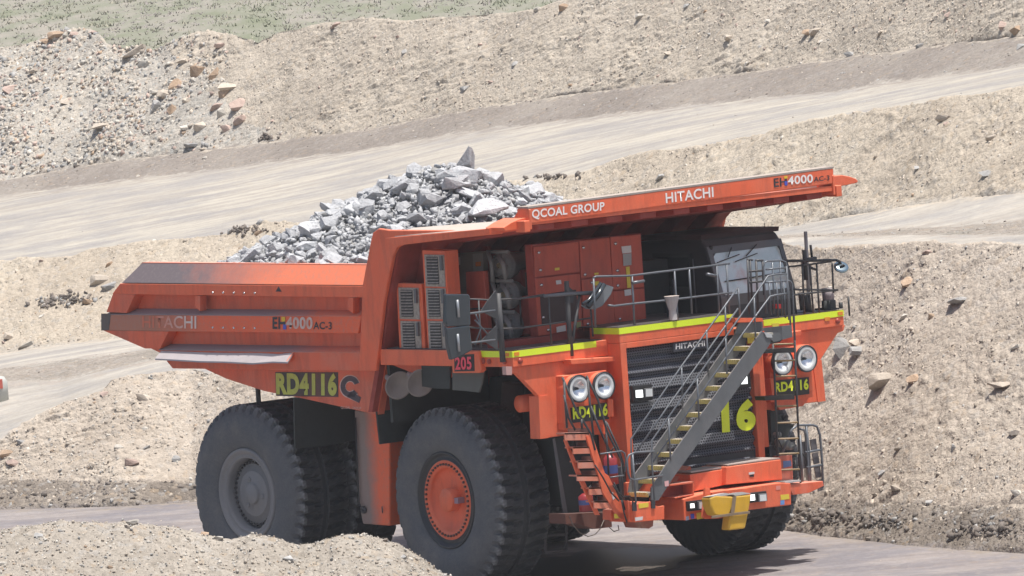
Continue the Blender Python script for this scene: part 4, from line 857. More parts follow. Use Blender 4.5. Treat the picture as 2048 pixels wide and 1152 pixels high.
m = MB(); m.prism(Q('x', 3.6, (1576, 970), (1606, 966), (1646, 962), (1648, 972), (1618, 986), (1586, 990)), (-.9, 0, 0)); pf = m.build('side_platform', ORANGE_D, truck, bevel=.01)
m = MB(); q = Q('x', 3.62, (1570, 967), (1602, 963)); m.prism([q[0], q[1], q[1] + V(-.5, 0, 0), q[0] + V(-.5, 0, 0)], (0, 0, .03)); m.build('platform_step', plain('pale_plate', (.42, .42, .42), .5), pf)
m = MB(); m.prism(Q('x', 3.3, (1559, 912), (1584, 910), (1586, 962), (1562, 964)), (-.4, 0, 0)); gb = m.build('grease_tank', paint('dusty_red_tank', (.55, .13, .08), .6, .6, dustcol=(.45, .28, .22)), truck)
m = MB(); m.prism(Q('x', 3.305, (1566, 922), (1582, 921), (1583, 932), (1567, 936)), (-.004, 0, 0)); m.build('blue_label', plain('faded_blue', (.12, .2, .42), .5), gb)
m = MB()
for u, v, r in ((1562, 885, 10), (1572, 888, 9), (1580, 892, 8), (1556, 870, 6)):
    c = P(u, v, 'x', 3.2); m.lathe([(-.1, r * .009), (.05, r * .01), (.06, 0)], c, (1, 0, 0), 12)
m.build('pump_unit', paint('pump_metal', (.17, .19, .19), .4, .3, metal=.3), truck)
rails('hydraulic_hose', 3.25, [[(1548, 870), (1545, 885), (1550, 900), (1560, 905)], [(1560, 862), (1556, 878), (1566, 900)], [(1590, 920), (1594, 950), (1588, 962)], [(1604, 905), (1610, 915), (1610, 955)]], .012, RUBP)
m = MB(); m.prism(Q('x', 2.9, (1541, 820), (1560, 830), (1570, 848), (1590, 848), (1570, 880), (1543, 884)), (-.6, 0, 0)); m.build('far_mud_flap', BLACKT, truck)
m = MB(); m.prism(Q('x', 2.9, (1545, 800), (1620, 792), (1606, 812), (1560, 820)), (-.5, 0, 0)); m.build('lamp_box_bracket', ORANGE_D, truck)
# covered lamp bag on the front rail
m = MB(); a = P(1343, 592, 'x', 3.16); m.lathe([(0, .15), (-.08, .13), (-.28, .07), (-.46, .085), (-.48, 0)], a, (0, 0, 1), 14, smooth=False); m.lathe([(0, .15), (0.001, 0)], a, (0, 0, 1), 14); m.build('lamp_cover', paint('pale_cloth', (.45, .43, .43), .8, .4), truck)
m = MB(); m.tube(Q('x', 3.14, (1351, 610), (1353, 640)), .04, 10); m.build('lamp_stalk', RAILM, truck)
for q_ in (((1413, 548), (1432, 552)), ((1264, 566), (1288, 562))):
    m = MB(); m.tube(Q('x', 3.14, *q_), .033, 6); m.build('rail_lamp', RAILM, truck)
m = MB(); m.prism(Q('x', 3.05, (1012, 733), (1024, 733), (1024, 750), (1013, 750)), (-.12, 0, 0)); m.build('hook_lamp', plain('pink_lamp', (.5, .3, .28), .4), truck)

# ================================================================ TERRAIN
HX = np.array([FW.x, FW.y]); HX = HX / np.linalg.norm(HX)          # horizontal "away" direction
SX = np.array([-HX[1], HX[0]]) * -1.0                              # horizontal "right"
if SX @ np.array([RT.x, RT.y]) < 0: SX = -SX
Cn = np.array(CAM); Fn = np.array(FW); Rn = np.array(RT); Un = np.array(UP)
us = np.concatenate([np.arange(-1400, -80, 18), np.arange(-80, 2130, 3.6), np.arange(2130, 3500, 18)])
NU = len(us)
def rays(u, v): return Fn[None] + Rn[None] * ((u - 1024) / FPX)[:, None] - Un[None] * ((v - 576) / FPX)[:, None]
def hpt(u, v, t0, z0, m):
    """per column: where the view ray meets a slope m that starts at horizontal distance t0, height z0"""
    d = rays(u, v); dh = d[:, :2] @ HX
    lam = (Cn[2] - z0 + m * t0) / (m * dh - d[:, 2])
    X = Cn[None] + d * lam[:, None]; return X
def curve(pts):
    x = np.array([p[0] for p in pts], float); y = np.array([p[1] for p in pts], float)
    v = np.interp(us, x, y)
    # extend with end slopes
    for side in (0, 1):
        if side == 0: k = (y[1] - y[0]) / (x[1] - x[0]); msk = us < x[0]; v[msk] = y[0] + (us[msk] - x[0]) * k * .5
        else: k = (y[-1] - y[-2]) / (x[-1] - x[-2]); msk = us > x[-1]; v[msk] = y[-1] + (us[msk] - x[-1]) * k * .5
    return v
curves = [
 ('T0', [(-300, 1024), (0, 1018), (238, 1012), (385, 1003), (700, 1010), (1300, 1038), (1569, 1060), (1693, 1076), (1827, 1091), (2048, 1106), (2400, 1130)], 0),
 ('W0', [(-300, 965), (0, 957), (85, 957), (187, 964), (374, 964), (1000, 975), (1569, 1000), (1738, 1004), (1915, 1009), (2048, 1009), (2400, 1015)], .42),
 ('K1', [(-300, 940), (-100, 915), (0, 886), (44, 852), (85, 825), (136, 801), (204, 780), (219, 758), (271, 747), (347, 740), (382, 735), (420, 746), (500, 738), (1000, 640), (1400, 520), (1560, 482), (1588, 489), (1629, 499), (1685, 493), (1754, 491), (1796, 484), (1866, 482), (1921, 490), (1980, 484), (2048, 490), (2400, 460)], .66),
 ('M2a', [(-300, 790), (0, 765), (120, 762), (300, 722), (420, 698), (1000, 600), (1560, 476), (1921, 470), (2048, 470), (2400, 430)], 0),
 ('M2b', [(-300, 765), (0, 738), (300, 698), (420, 684), (1000, 590), (1560, 472), (1921, 452), (2048, 440), (2400, 410)], .06),
 ('F2', [(-300, 750), (0, 708), (100, 693), (210, 680), (420, 650), (1000, 560), (1560, 456), (1640, 442), (1727, 427), (1810, 413), (1921, 397), (2048, 385), (2400, 345)], 0),
 ('K3', [(-300, 570), (0, 522), (139, 515), (180, 497), (283, 484), (446, 463), (519, 440), (600, 441), (700, 432), (1000, 364), (1060, 360), (1156, 348), (1208, 326), (1300, 300), (1402, 290), (1520, 264), (1629, 237), (1775, 215), (1884, 193), (2048, 175), (2400, 130)], .42),
 ('F4', [(-300, 430), (0, 392), (208, 365), (451, 337), (704, 302), (912, 267), (1086, 246), (1300, 220), (1665, 183), (2048, 128), (2400, 80)], 0),
 ('S5', [(-300, 392), (0, 362), (167, 330), (347, 308), (521, 285), (700, 264), (826, 240), (982, 212), (1121, 192), (1300, 170), (1519, 140), (1720, 111), (1921, 85), (2048, 72), (2400, 24)], .14),
 ('K6', [(-300, 120), (0, 95), (69, 82), (104, 63), (140, 60), (174, 57), (198, 69), (212, 88), (243, 94), (278, 92), (299, 101), (347, 80), (380, 70), (417, 65), (469, 70), (514, 83), (556, 64), (669, 45), (722, 35), (808, 43), (947, 30), (1069, 23), (1121, 3), (1400, -50), (2048, -130), (2400, -170)], .62),
]
CZ = {}
ug = np.arange(us[0], us[-1], 6.0)
def smooth(a, sig=130.0):
    g = np.interp(ug, us, a); nk = int(sig / 6 * 3); k = np.arange(-nk, nk + 1) * 6.0; k = np.exp(-.5 * (k / sig) ** 2); k /= k.sum()
    g = np.convolve(np.pad(g, nk, mode='edge'), k, mode='valid'); return np.interp(us, ug, g)
t_prev = z_prev = None
for i, (nm, pl, mm) in enumerate(curves):
    v = curve(pl)
    if i: v = np.minimum(v, v_prev - 2.0)
    v_prev = v
    if i == 0: X = hpt(us, v, np.zeros(NU), np.zeros(NU), 0.0)
    elif nm in ('F2', 'F4', 'M2a', 'M2b'):                          # roads keep a steady width and run on a ramp
        wd = np.interp(us, [-300, 2400], [28, 14]) if nm != 'F4' else np.interp(us, [-300, 2400], [46, 27])
        tt = t_base + wd * {'M2a': .42, 'M2b': .60}.get(nm, 1.0); dd = rays(us, v); X = Cn[None] + dd * (tt / (dd[:, :2] @ HX))[:, None]
    else: X = hpt(us, v, t_prev, z_prev, mm)
    t_prev = (X[:, :2] - Cn[None, :2]) @ HX; z_prev = X[:, 2]
    CZ[nm] = (v.copy(), X)
    if nm in ('K1', 'K3'):                                          # behind each bank crest the road lies a little lower and level
        z_prev = smooth(z_prev) - .35; t_prev = np.maximum(smooth(t_prev), t_prev) + 1.2
        t_base = smooth(t_prev, 320.0)
        Y = X.copy(); Y[:, :2] += HX[None] * (t_prev - (X[:, :2] - Cn[None, :2]) @ HX)[:, None]; Y[:, 2] = z_prev
        CZ[nm + 'b'] = (v.copy(), Y)
bands = [('T0', 'W0', 'windrow'), ('W0', 'K1', 'near_bank'), ('K1', 'K1b', 'near_bank'), ('K1b', 'M2a', 'lower_road'), ('M2a', 'M2b', 'road_ridge'), ('M2b', 'F2', 'lower_road'),
         ('F2', 'K3', 'middle_bank'), ('K3', 'K3b', 'middle_bank'), ('K3b', 'F4', 'upper_road'), ('F4', 'S5', 'road_berm'), ('S5', 'K6', 'far_bank')]
def lerp_rows(Xa, Xb, n, first):
    ts = np.linspace(0, 1, n + 1)[(0 if first else 1):]
    return [Xa * (1 - t) + Xb * t for t in ts]
rowsX = []; rowband = []
floor_near = hpt(us, curve([(-300, 1500), (2400, 1500)]), np.zeros(NU), np.zeros(NU), 0.0)
allb = [('FLOOR', None)] 
def addband(Xa, Xb, n, b, first=False):
    for X in lerp_rows(Xa, Xb, n, first): rowsX.append(X); rowband.append(b)
far_in = floor_near.copy()
near0 = floor_near.copy(); near0[:, :2] -= HX[None] * 60
addband(near0, floor_near, 3, 0, True)
addband(floor_near, CZ['T0'][1], 60, 0)
BID = {'windrow': 1, 'near_bank': 2, 'lower_road': 3, 'road_ridge': 4, 'middle_bank': 6, 'upper_road': 7, 'road_berm': 8, 'far_bank': 9}
cnt = {'T0': 22, 'W0': 96, 'K1': 6, 'K3': 6, 'K1b': 22, 'K3b': 36, 'M2a': 8, 'M2b': 14, 'F2': 56, 'F4': 16, 'S5': 90}
for k, (a, b, nm) in enumerate(bands): addband(CZ[a][1], CZ[b][1], cnt[a], 5 if (a == 'M2b') else BID[nm])
Xk = CZ['K6'][1]; Xe = Xk.copy(); Xe[:, :2] += HX[None] * 4.5; Xe[:, 2] -= 3.0
addband(Xk, Xe, 8, 10)
G = np.array(rowsX); NB = np.array(rowband); NR = len(G)
# world-space displacement: s along, path length down the slope
S = (G[:, :, :2] - Cn[None, None, :2]) @ SX
T = (G[:, :, :2] - Cn[None, None, :2]) @ HX + G[:, :, 2] * 1.25
rough = np.array([.05, .95, .9, .06, .45, .06, .95, .07, .30, 1.0, 1.0])      # per band
amp = rough[NB][:, None] * np.ones((1, NU))
# soften across band borders
for _ in range(3): amp[1:-1] = (amp[:-2] + amp[1:-1] * 2 + amp[2:]) / 4
big = fbm(S * .35, T * .35, 2, 1) * .55
mid = fbm(S * 1.1, T * 1.1, 3, 11) * .55
wx = S + .35 * fbm(S * 1.7, T * 1.7, 2, 91); wt = T + .35 * fbm(S * 1.7, T * 1.7, 2, 97)
lump = np.abs(fbm(wx * 2.3, wt * 2.3, 4, 21, .62))
fine = fbm(wx * 7.5, wt * 7.5, 3, 31, .65)
msk = np.clip(fbm(S * .55, T * .55, 3, 41) * 3 + .45, 0.1, 1)                      # rocky patches between smoother dirt
clod = np.maximum(fbm(wx * 4.3, wt * 4.3, 2, 55) - .10, 0)
disp = big * .26 + mid * .20 - lump * .12 * msk + fine * .075 * (msk + .3) + clod * .28 * msk
# runnels down the big banks
run = fbm(S * 1.0, T * .25, 3, 71) * .16
damp = np.ones((NR, NU))
disp = disp * amp + run * amp * np.isin(NB, (6, 9, 10))[:, None]
disp += fbm(S * .25, T * .7, 3, 81) * .10 * (1 - np.minimum(amp, 1))
# left third of the far bank is a coarse rock spill; windrow gets clods
lf = np.clip((-1.0 * (S - 0)) / 6, 0, 1)
# keep the crest lines and toes where they are (only small bumps there)
Nrm = np.zeros_like(G)
dT = np.gradient(G, axis=0); dS = np.gradient(G, axis=1)
Nrm = np.cross(dS, dT); Nrm /= np.linalg.norm(Nrm, axis=2, keepdims=True) + 1e-9
Nrm[Nrm[:, :, 2] < 0] *= -1
flo = (NB == 0); disp[flo] = np.minimum(disp[flo], 0.0) - .012
D = G + Nrm * disp[:, :, None]
def TH(u, v, lift=0.0):
    """terrain point seen at photo pixel u, v (nearest grid vertex)"""
    j = int(np.argmin(np.abs(us - u))); X = D[:, j]; d = X - Cn[None]; z = d @ Fn
    vv = 576 - FPX * (d @ Un) / z; i = int(np.argmin(np.abs(vv[4:-8] - v))) + 4
    return Vector(X[i]) + Vector((0, 0, lift))
def mesh_from_grid(A, name, mat, uvst=None, smooth=True):
    nr, nu = A.shape[:2]
    me = bpy.data.meshes.new(name); me.vertices.add(nr * nu); me.vertices.foreach_set('co', A.reshape(-1).astype(np.float32))
    idx = np.arange(nr * nu).reshape(nr, nu)
    q = np.stack([idx[:-1, :-1], idx[:-1, 1:], idx[1:, 1:], idx[1:, :-1]], -1).reshape(-1, 4)
    me.loops.add(q.size); me.loops.foreach_set('vertex_index', q.reshape(-1).astype(np.int32))
    me.polygons.add(len(q)); me.polygons.foreach_set('loop_start', (np.arange(len(q)) * 4).astype(np.int32)); me.polygons.foreach_set('loop_total', np.full(len(q), 4, np.int32))
    if smooth: me.polygons.foreach_set('use_smooth', np.ones(len(q), bool))
    me.update(); me.validate(); me.materials.append(mat)
    o = bpy.data.objects.new(name, me); COL.objects.link(o); return o

def dirt(name, c1, c2, c3, spots=.5, streak=False, bump=.5, coarse=1.0, blue=.0):
    m, n, b = newmat(name); pos = geo_pos(n)
    big_ = noise(n, .28 * coarse, 5, .6, pos)
    base = ramp(n, big_.outputs[0], [(.36, c1), (.5, c2), (.64, c3)]).outputs[0]
    if streak:
        big2 = noise(n, .10, 4, .6, pos)
        mp = nd(n, 'ShaderNodeMapping'); n.links.new(pos, mp.inputs[0])
        ang = math.atan2(SX[1], SX[0]); mp.vector_type = 'TEXTURE'
        mp.inputs['Rotation'].default_value = (0, 0, ang + R_(streak)); mp.inputs['Scale'].default_value = (4.5, 1.0, 1.0)
        s1 = noise(n, 1.0, 8, .62, mp.outputs[0])
        base = ramp(n, s1.outputs[0], [(.36, c1), (.5, c2), (.62, c3)]).outputs[0]
        mp2 = nd(n, 'ShaderNodeMapping'); n.links.new(pos, mp2.inputs[0]); mp2.vector_type = 'TEXTURE'; mp2.inputs['Rotation'].default_value = (0, 0, ang + R_(streak * .6)); mp2.inputs['Scale'].default_value = (3.4, 3.4, 1.0)
        s2 = noise(n, 1.0, 8, .7, mp2.outputs[0])
        base = mix(n, math_(n, 'MULTIPLY', ramp(n, s2.outputs[0], [(.46, (0, 0, 0)), (.60, (1, 1, 1))]).outputs[0], .65), base, tuple(x * .80 + .012 * k_ for x, k_ in zip(c1, (0, 1, 3))))
    n1 = noise(n, 5.0, 8, .75, pos); n2 = noise(n, 22.0, 5, .7, pos)
    wv = nd(n, 'ShaderNodeVectorMath', operation='MULTIPLY_ADD'); n.links.new(n1.outputs['Color'], wv.inputs[0]); wv.inputs[1].default_value = (.12, .12, .12); n.links.new(pos, wv.inputs[2])
    def cells(sc):
        v = nd(n, 'ShaderNodeTexVoronoi'); v.inputs['Scale'].default_value = sc; n.links.new(wv.outputs[0], v.inputs['Vector'])
        sp = nd(n, 'ShaderNodeSeparateColor'); n.links.new(v.outputs['Color'], sp.inputs[0]); return v, sp
    v, sep = cells(7.0); vf, sepf = cells(17.0)
    g1 = ramp(n, sepf.outputs[0], [(0, (.86, .855, .85)), (.5, (1, 1, 1)), (1, (1.11, 1.11, 1.11))]).outputs[0]
    g2 = ramp(n, sep.outputs[2], [(0, (.86, .85, .84)), (.5, (1, 1, 1)), (1, (1.10, 1.10, 1.10))]).outputs[0]
    c = mix(n, min(1, spots * 1.3), base, g1, 'MULTIPLY'); c = mix(n, min(1, spots * 1.3), c, g2, 'MULTIPLY')
    c = mix(n, math_(n, 'MULTIPLY', ramp(n, n1.outputs[0], [(.42, (0, 0, 0)), (.60, (1, 1, 1))]).outputs[0], .26 * spots), c, tuple(x * .62 for x in c1))
    c = mix(n, math_(n, 'MULTIPLY', math_(n, 'GREATER_THAN', sep.outputs[0], .90), .40 * spots), c, (.36 - blue * .08, .35, .335 + blue * .03))
    c = mix(n, math_(n, 'MULTIPLY', math_(n, 'LESS_THAN', sep.outputs[1], .05), .35 * spots), c, (.38, .27, .16))
    ea = nd(n, 'ShaderNodeAttribute', attribute_name='edge_factor'); ec_ = nd(n, 'ShaderNodeAttribute', attribute_name='edge_colour')
    nz = noise(n, 1.6, 8, .72, pos); ef = math_(n, 'ADD', ea.outputs['Fac'], math_(n, 'MULTIPLY', math_(n, 'SUBTRACT', nz.outputs[0], .5), 1.5))
    ef = math_(n, 'MULTIPLY', ramp(n, ef, [(.36, (0, 0, 0)), (.60, (1, 1, 1))]).outputs[0], math_(n, 'MINIMUM', math_(n, 'MULTIPLY', ea.outputs['Fac'], 12.0), 1.0))
    ecg = mix(n, 1.0, ec_.outputs['Color'], g1, 'MULTIPLY')
    c = mix(n, ef, c, ecg)
    n.links.new(c, b.inputs['Base Color']); b.inputs['Roughness'].default_value = .95; b.inputs['Specular IOR Level'].default_value = .15
    bp = nd(n, 'ShaderNodeBump'); bp.inputs['Distance'].default_value = .05; bp.inputs['Strength'].default_value = bump
    hh_ = math_(n, 'ADD', math_(n, 'MULTIPLY', math_(n, 'SUBTRACT', 1.0, v.outputs['Distance']), 1.1), math_(n, 'MULTIPLY', math_(n, 'SUBTRACT', 1.0, vf.outputs['Distance']), .55))
    bsum = math_(n, 'ADD', hh_, math_(n, 'MULTIPLY', n1.outputs[0], .9)) if not streak else math_(n, 'ADD', n1.outputs[0], math_(n, 'MULTIPLY', n2.outputs[0], .4))
    n.links.new(bsum, bp.inputs['Height']); n.links.new(bp.outputs[0], b.inputs['Normal'])
    return m
FLOORM = dirt('packed_haul_road', (.20, .178, .172), (.245, .218, .208), (.29, .262, .248), .35, streak=4, bump=.15)
WINDM = dirt('dark_clod_dirt', (.19, .162, .135), (.25, .215, .18), (.30, .26, .22), .8, bump=.9)
NEARM = dirt('tan_spoil', (.385, .33, .272), (.435, .377, .313), (.465, .408, .342), .55, bump=.6)
LOWR = dirt('pale_dust_road', (.31, .285, .25), (.38, .348, .305), (.44, .405, .35), .3, streak=9, bump=.12)
RIDGEM = dirt('brown_ridge_dirt', (.26, .235, .20), (.32, .28, .24), (.37, .33, .28), .8, bump=.8)
MIDM = dirt('tan_middle_spoil', (.39, .335, .268), (.44, .38, .305), (.47, .412, .332), .55, bump=.6)
UPR = dirt('pale_upper_road', (.31, .283, .25), (.37, .338, .292), (.43, .395, .335), .3, streak=9, bump=.12)
BERMM = dirt('brown_berm_dirt', (.215, .188, .165), (.245, .216, .19), (.28, .25, .218), .5, bump=.5)
FARM = dirt('pale_far_spoil', (.39, .34, .28), (.44, .386, .317), (.47, .414, .342), .5, bump=.6)
SPILL = dirt('grey_rock_spill', (.37, .345, .305), (.43, .395, .345), (.47, .43, .37), .7, bump=.6, blue=.6)
bm_ = {0: FLOORM, 1: WINDM, 2: NEARM, 3: LOWR, 4: RIDGEM, 5: LOWR, 6: MIDM, 7: UPR, 8: BERMM, 9: FARM, 10: FARM}
names = {0: 'haul_road', 1: 'windrow', 2: 'near_spoil_bank', 3: 'lower_road', 4: 'road_ridge', 5: 'lower_road_far_lane', 6: 'middle_spoil_bank', 7: 'upper_road', 8: 'road_berm', 9: 'far_spoil_bank', 10: 'far_bank_back'}
ter = {}
MEAN = {0: (.245, .218, .205), 1: (.245, .21, .178), 2: (.43, .374, .31), 3: (.38, .348, .305), 4: (.32, .28, .24), 5: (.38, .348, .305), 6: (.435, .376, .302), 7: (.37, .338, .298), 8: (.245, .216, .19), 9: (.435, .382, .314), 10: (.435, .382, .314)}
for b in range(11):
    r = np.where(NB == b)[0]; r0 = max(0, r[0] - 1); r1 = r[-1]
    ter[b] = tag(mesh_from_grid(D[r0:r1 + 1], names[b], bm_[b]), kind='structure')
    if b == 10: continue
    me = ter[b].data; nr = r1 - r0 + 1; pv = int(NB[max(0, r0 - 1)]); nx = int(NB[min(NR - 1, r1 + 1)])
    q_ = {0: 5, 3: 9, 5: 6, 7: 9, 8: 4, 4: 4}.get(b, 7)
    rr_ = np.arange(nr)[:, None] * np.ones((1, NU)); a1 = np.clip(.5 - rr_ / q_ * .5, 0, .5) * (1 if b else 0); a2 = np.clip(.5 - (nr - 1 - rr_) / q_ * .5, 0, .5)
    c1_ = np.array(MEAN[pv]); c2_ = np.array(MEAN[nx]); cc_ = np.where((a1 > a2)[:, :, None], c1_[None, None], c2_[None, None])
    at = me.attributes.new('edge_colour', 'FLOAT_COLOR', 'POINT'); at.data.foreach_set('color', np.concatenate([cc_, np.ones((nr, NU, 1))], 2).reshape(-1).astype(np.float32))
    at = me.attributes.new('edge_factor', 'FLOAT', 'POINT'); at.data.foreach_set('value', np.maximum(a1, a2).reshape(-1).astype(np.float32))
# give the left part of the far bank its grey rock-spill surface
o = ter[9]; me = o.data; me.materials.append(SPILL)
r = np.where(NB == 9)[0]; nr = r[-1] - max(0, r[0] - 1)
mi = np.zeros((nr, NU - 1), np.int32)
uu = us[:-1]; jit = fbm(np.arange(NU - 1)[None] * .05 * np.ones((nr, 1)), np.arange(nr)[:, None] * .12 * np.ones((1, NU - 1)), 3, 5) * 160
edge = 330 + (np.linspace(1, 0, nr)[:, None] * 190)
mi[(uu[None, :] + jit) < edge] = 1
me.polygons.foreach_set('material_index', mi.reshape(-1)[:len(me.polygons)])
# base sheet to the horizon
m = MB(); m.prism([V(-6000, -6000, -1.2), V(6000, -6000, -1.2), V(6000, 6000, -1.2), V(-6000, 6000, -1.2)], (0, 0, -.2)); tag(m.build('ground', FLOORM), kind='structure')
# grass plain behind the far bank
zg = float(np.mean(CZ['K6'][1][(us > -100) & (us < 1200), 2])) - 2.0
tk6 = float(((CZ['K6'][1][:, :2] - Cn[None, :2]) @ HX)[(us > -100) & (us < 1200)].min())

# ================================================================ ROCKS
rnd = random.Random(5); nr_ = np.random.RandomState(11)
def rock_mat(name, c1, c2, bump=.6, sc=6.0):
    m, n, b = newmat(name)
    tc = nd(n, 'ShaderNodeTexCoord'); oi = nd(n, 'ShaderNodeObjectInfo')
    g = nd(n, 'ShaderNodeNewGeometry'); pos = g.outputs['Position']
    a = noise(n, sc, 8, .7, pos); r = ramp(n, a.outputs[0], [(.35, c1), (.65, c2)])
    hsv = nd(n, 'ShaderNodeHueSaturation'); n.links.new(r.outputs[0], hsv.inputs['Color'])
    n.links.new(math_(n, 'ADD', math_(n, 'MULTIPLY', g.outputs['Random Per Island'], .45), .78), hsv.inputs['Value'])
    n.links.new(hsv.outputs[0], b.inputs['Base Color']); b.inputs['Roughness'].default_value = .85
    bp = nd(n, 'ShaderNodeBump'); bp.inputs['Distance'].default_value = .06; bp.inputs['Strength'].default_value = bump
    n.links.new(a.outputs[0], bp.inputs['Height']); n.links.new(bp.outputs[0], b.inputs['Normal'])
    return m
RK = {'load': rock_mat('pale_grey_load_rock', (.34, .343, .352), (.50, .505, .515), 1.0, 11.0),
      'loadp': rock_mat('near_white_load_rock', (.45, .455, .465), (.58, .585, .595), 1.0, 11.0),
      'tan': rock_mat('tan_rock', (.38, .325, .265), (.47, .41, .34)), 'orange': rock_mat('orange_brown_rock', (.34, .235, .155), (.43, .32, .23)),
      'grey': rock_mat('grey_rock', (.26, .255, .245), (.38, .37, .355)), 'pale': rock_mat('pale_rock', (.42, .39, .34), (.52, .485, .43)),
      'dark': rock_mat('dark_clod', (.13, .11, .095), (.20, .17, .145)), 'pink': rock_mat('pinkish_rock', (.34, .25, .21), (.44, .34, .29))}
def hull_arrays(seed, n=14, box=.66):
    r = np.random.RandomState(seed); p = r.normal(size=(n, 3)); p /= np.linalg.norm(p, axis=1, keepdims=True)
    p *= r.uniform(.78, 1.1, (n, 1)); p = np.clip(p, -box - .2 * r.rand(), box + .2 * r.rand()) * .5 / .68
    for _ in range(3):
        d_c = r.normal(size=3); d_c /= np.linalg.norm(d_c); h_c = p @ d_c; lim = .30 + .12 * r.rand(); p -= np.maximum(h_c - lim, 0)[:, None] * d_c[None]
    bm = bmesh.new()
    for q in p: bm.verts.new(q)
    res = bmesh.ops.convex_hull(bm, input=bm.verts[:])
    for v in [v for v in bm.verts if not v.link_faces]: bm.verts.remove(v)
    bmesh.ops.triangulate(bm, faces=bm.faces[:]); bm.verts.index_update()
    co = np.array([v.co[:] for v in bm.verts]); fa = np.array([[v.index for v in f.verts] for f in bm.faces]); bm.free()
    return co, fa
HULLS = [hull_arrays(s_, 16 + s_ % 6) for s_ in range(24)]
HSM = [hull_arrays(100 + s_, 9) for s_ in range(16)]
def rot_mats(n, r):
    q = r.normal(size=(n, 4)); q /= np.linalg.norm(q, axis=1, keepdims=True); w_, x, y, z = q.T
    return np.stack([1 - 2 * (y * y + z * z), 2 * (x * y - z * w_), 2 * (x * z + y * w_), 2 * (x * y + z * w_), 1 - 2 * (x * x + z * z), 2 * (y * z - x * w_), 2 * (x * z - y * w_), 2 * (y * z + x * w_), 1 - 2 * (x * x + y * y)], -1).reshape(n, 3, 3)
def scatter(name, P_, sizes, mats, r, hulls=HSM, weights=None):
    """P_: (n,3) positions; one joined mesh of small stones"""
    n = len(P_); Rm = rot_mats(n, r); an = r.uniform(.55, 1.0, (n, 3)); hid = r.randint(0, len(hulls), n)
    mid_ = r.choice(len(mats), n, p=weights)
    vs = []; fs = []; ms = []; off = 0
    for h in range(len(hulls)):
        k = np.where(hid == h)[0]
        if not len(k): continue
        co, fa = hulls[h]
        X = co[None] * an[k][:, None] * sizes[k][:, None, None]; X = np.einsum('nij,nvj->nvi', Rm[k], X) + P_[k][:, None]
        vs.append(X.reshape(-1, 3)); F_ = fa[None] + (np.arange(len(k)) * len(co))[:, None, None] + off; fs.append(F_.reshape(-1, 3)); ms.append(np.repeat(mid_[k], len(fa))); off += X.shape[0] * X.shape[1]
    Vv = np.concatenate(vs); Ff = np.concatenate(fs); Mm = np.concatenate(ms)
    me = bpy.data.meshes.new(name); me.vertices.add(len(Vv)); me.vertices.foreach_set('co', Vv.reshape(-1).astype(np.float32))
    me.loops.add(Ff.size); me.loops.foreach_set('vertex_index', Ff.reshape(-1).astype(np.int32))
    me.polygons.add(len(Ff)); me.polygons.foreach_set('loop_start', (np.arange(len(Ff)) * 3).astype(np.int32)); me.polygons.foreach_set('loop_total', np.full(len(Ff), 3, np.int32))
    for q in mats: me.materials.append(q)
    me.polygons.foreach_set('material_index', Mm.astype(np.int32)); me.update()
    o = bpy.data.objects.new(name, me); COL.objects.link(o); o['kind'] = 'stuff'; return o
def one_rock(name, pos, dims, mat, seed, rz=None, label=None, group=None, cat='rock', tilt=.25, taper=0):
    co, fa = HULLS[seed % len(HULLS)]
    ext = co.max(0) - co.min(0); X = (co - (co.max(0) + co.min(0)) / 2) / ext * np.array(dims)
    if taper: f_ = 1 - taper * (X[:, 2] / dims[2] + .5); X[:, 0] = X[:, 0] * f_ + X[:, 2] * .15; X[:, 1] *= f_
    me = bpy.data.meshes.new(name); me.from_pydata(X.tolist(), [], fa.tolist()); me.materials.append(mat)
    o = bpy.data.objects.new(name, me); COL.objects.link(o); o.location = pos
    r = random.Random(seed * 7 + 3)
    o.rotation_euler = (r.uniform(-tilt, tilt), r.uniform(-tilt, tilt), math.atan2(SX[1], SX[0]) + (r.uniform(-.5, .5) if rz is None else rz))
    return tag(o, label, cat, group)

# ---- the load
def hload(x, y):
    k = .37 if x < -4.3 else .40
    d = math.sqrt(((x + 4.3) * k) ** 2 + (y * .45) ** 2)
    return 8.02 - max(0, math.sqrt(d * d + .02) - .12) 
NX, NY = 70, 56
A = np.zeros((NY, NX, 3))
for i in range(NY):
    for j in range(NX):
        y_ = -3.95 + 7.9 * i / (NY - 1); x = -10.1 + 9.0 * j / (NX - 1)
        A[i, j] = (x, y_, max(5.2, hload(x, y_) - .22 + float(fbm(np.array(x * 2.0), np.array(y_ * 2.0), 2, 3)) * .3))
tag(mesh_from_grid(A, 'load_fines', RK['load']), kind='stuff')
lp = []; ls = []
while len(lp) < 6000:
    x = nr_.uniform(-10.0, -.5); y_ = nr_.uniform(-3.9, 3.2); z = hload(x, y_)
    if z < 5.9 or x > -.75 + (z - 6.85) * .386: continue
    s_ = .07 + .17 * nr_.rand() ** 1.5; lp.append((x, y_, z - .17 + nr_.rand() * .14)); ls.append(s_)
scatter('rubble', np.array(lp), np.array(ls), [RK['load'], RK['loadp'], RK['grey']], nr_, weights=[.68, .27, .05])
k = 0; placed = []
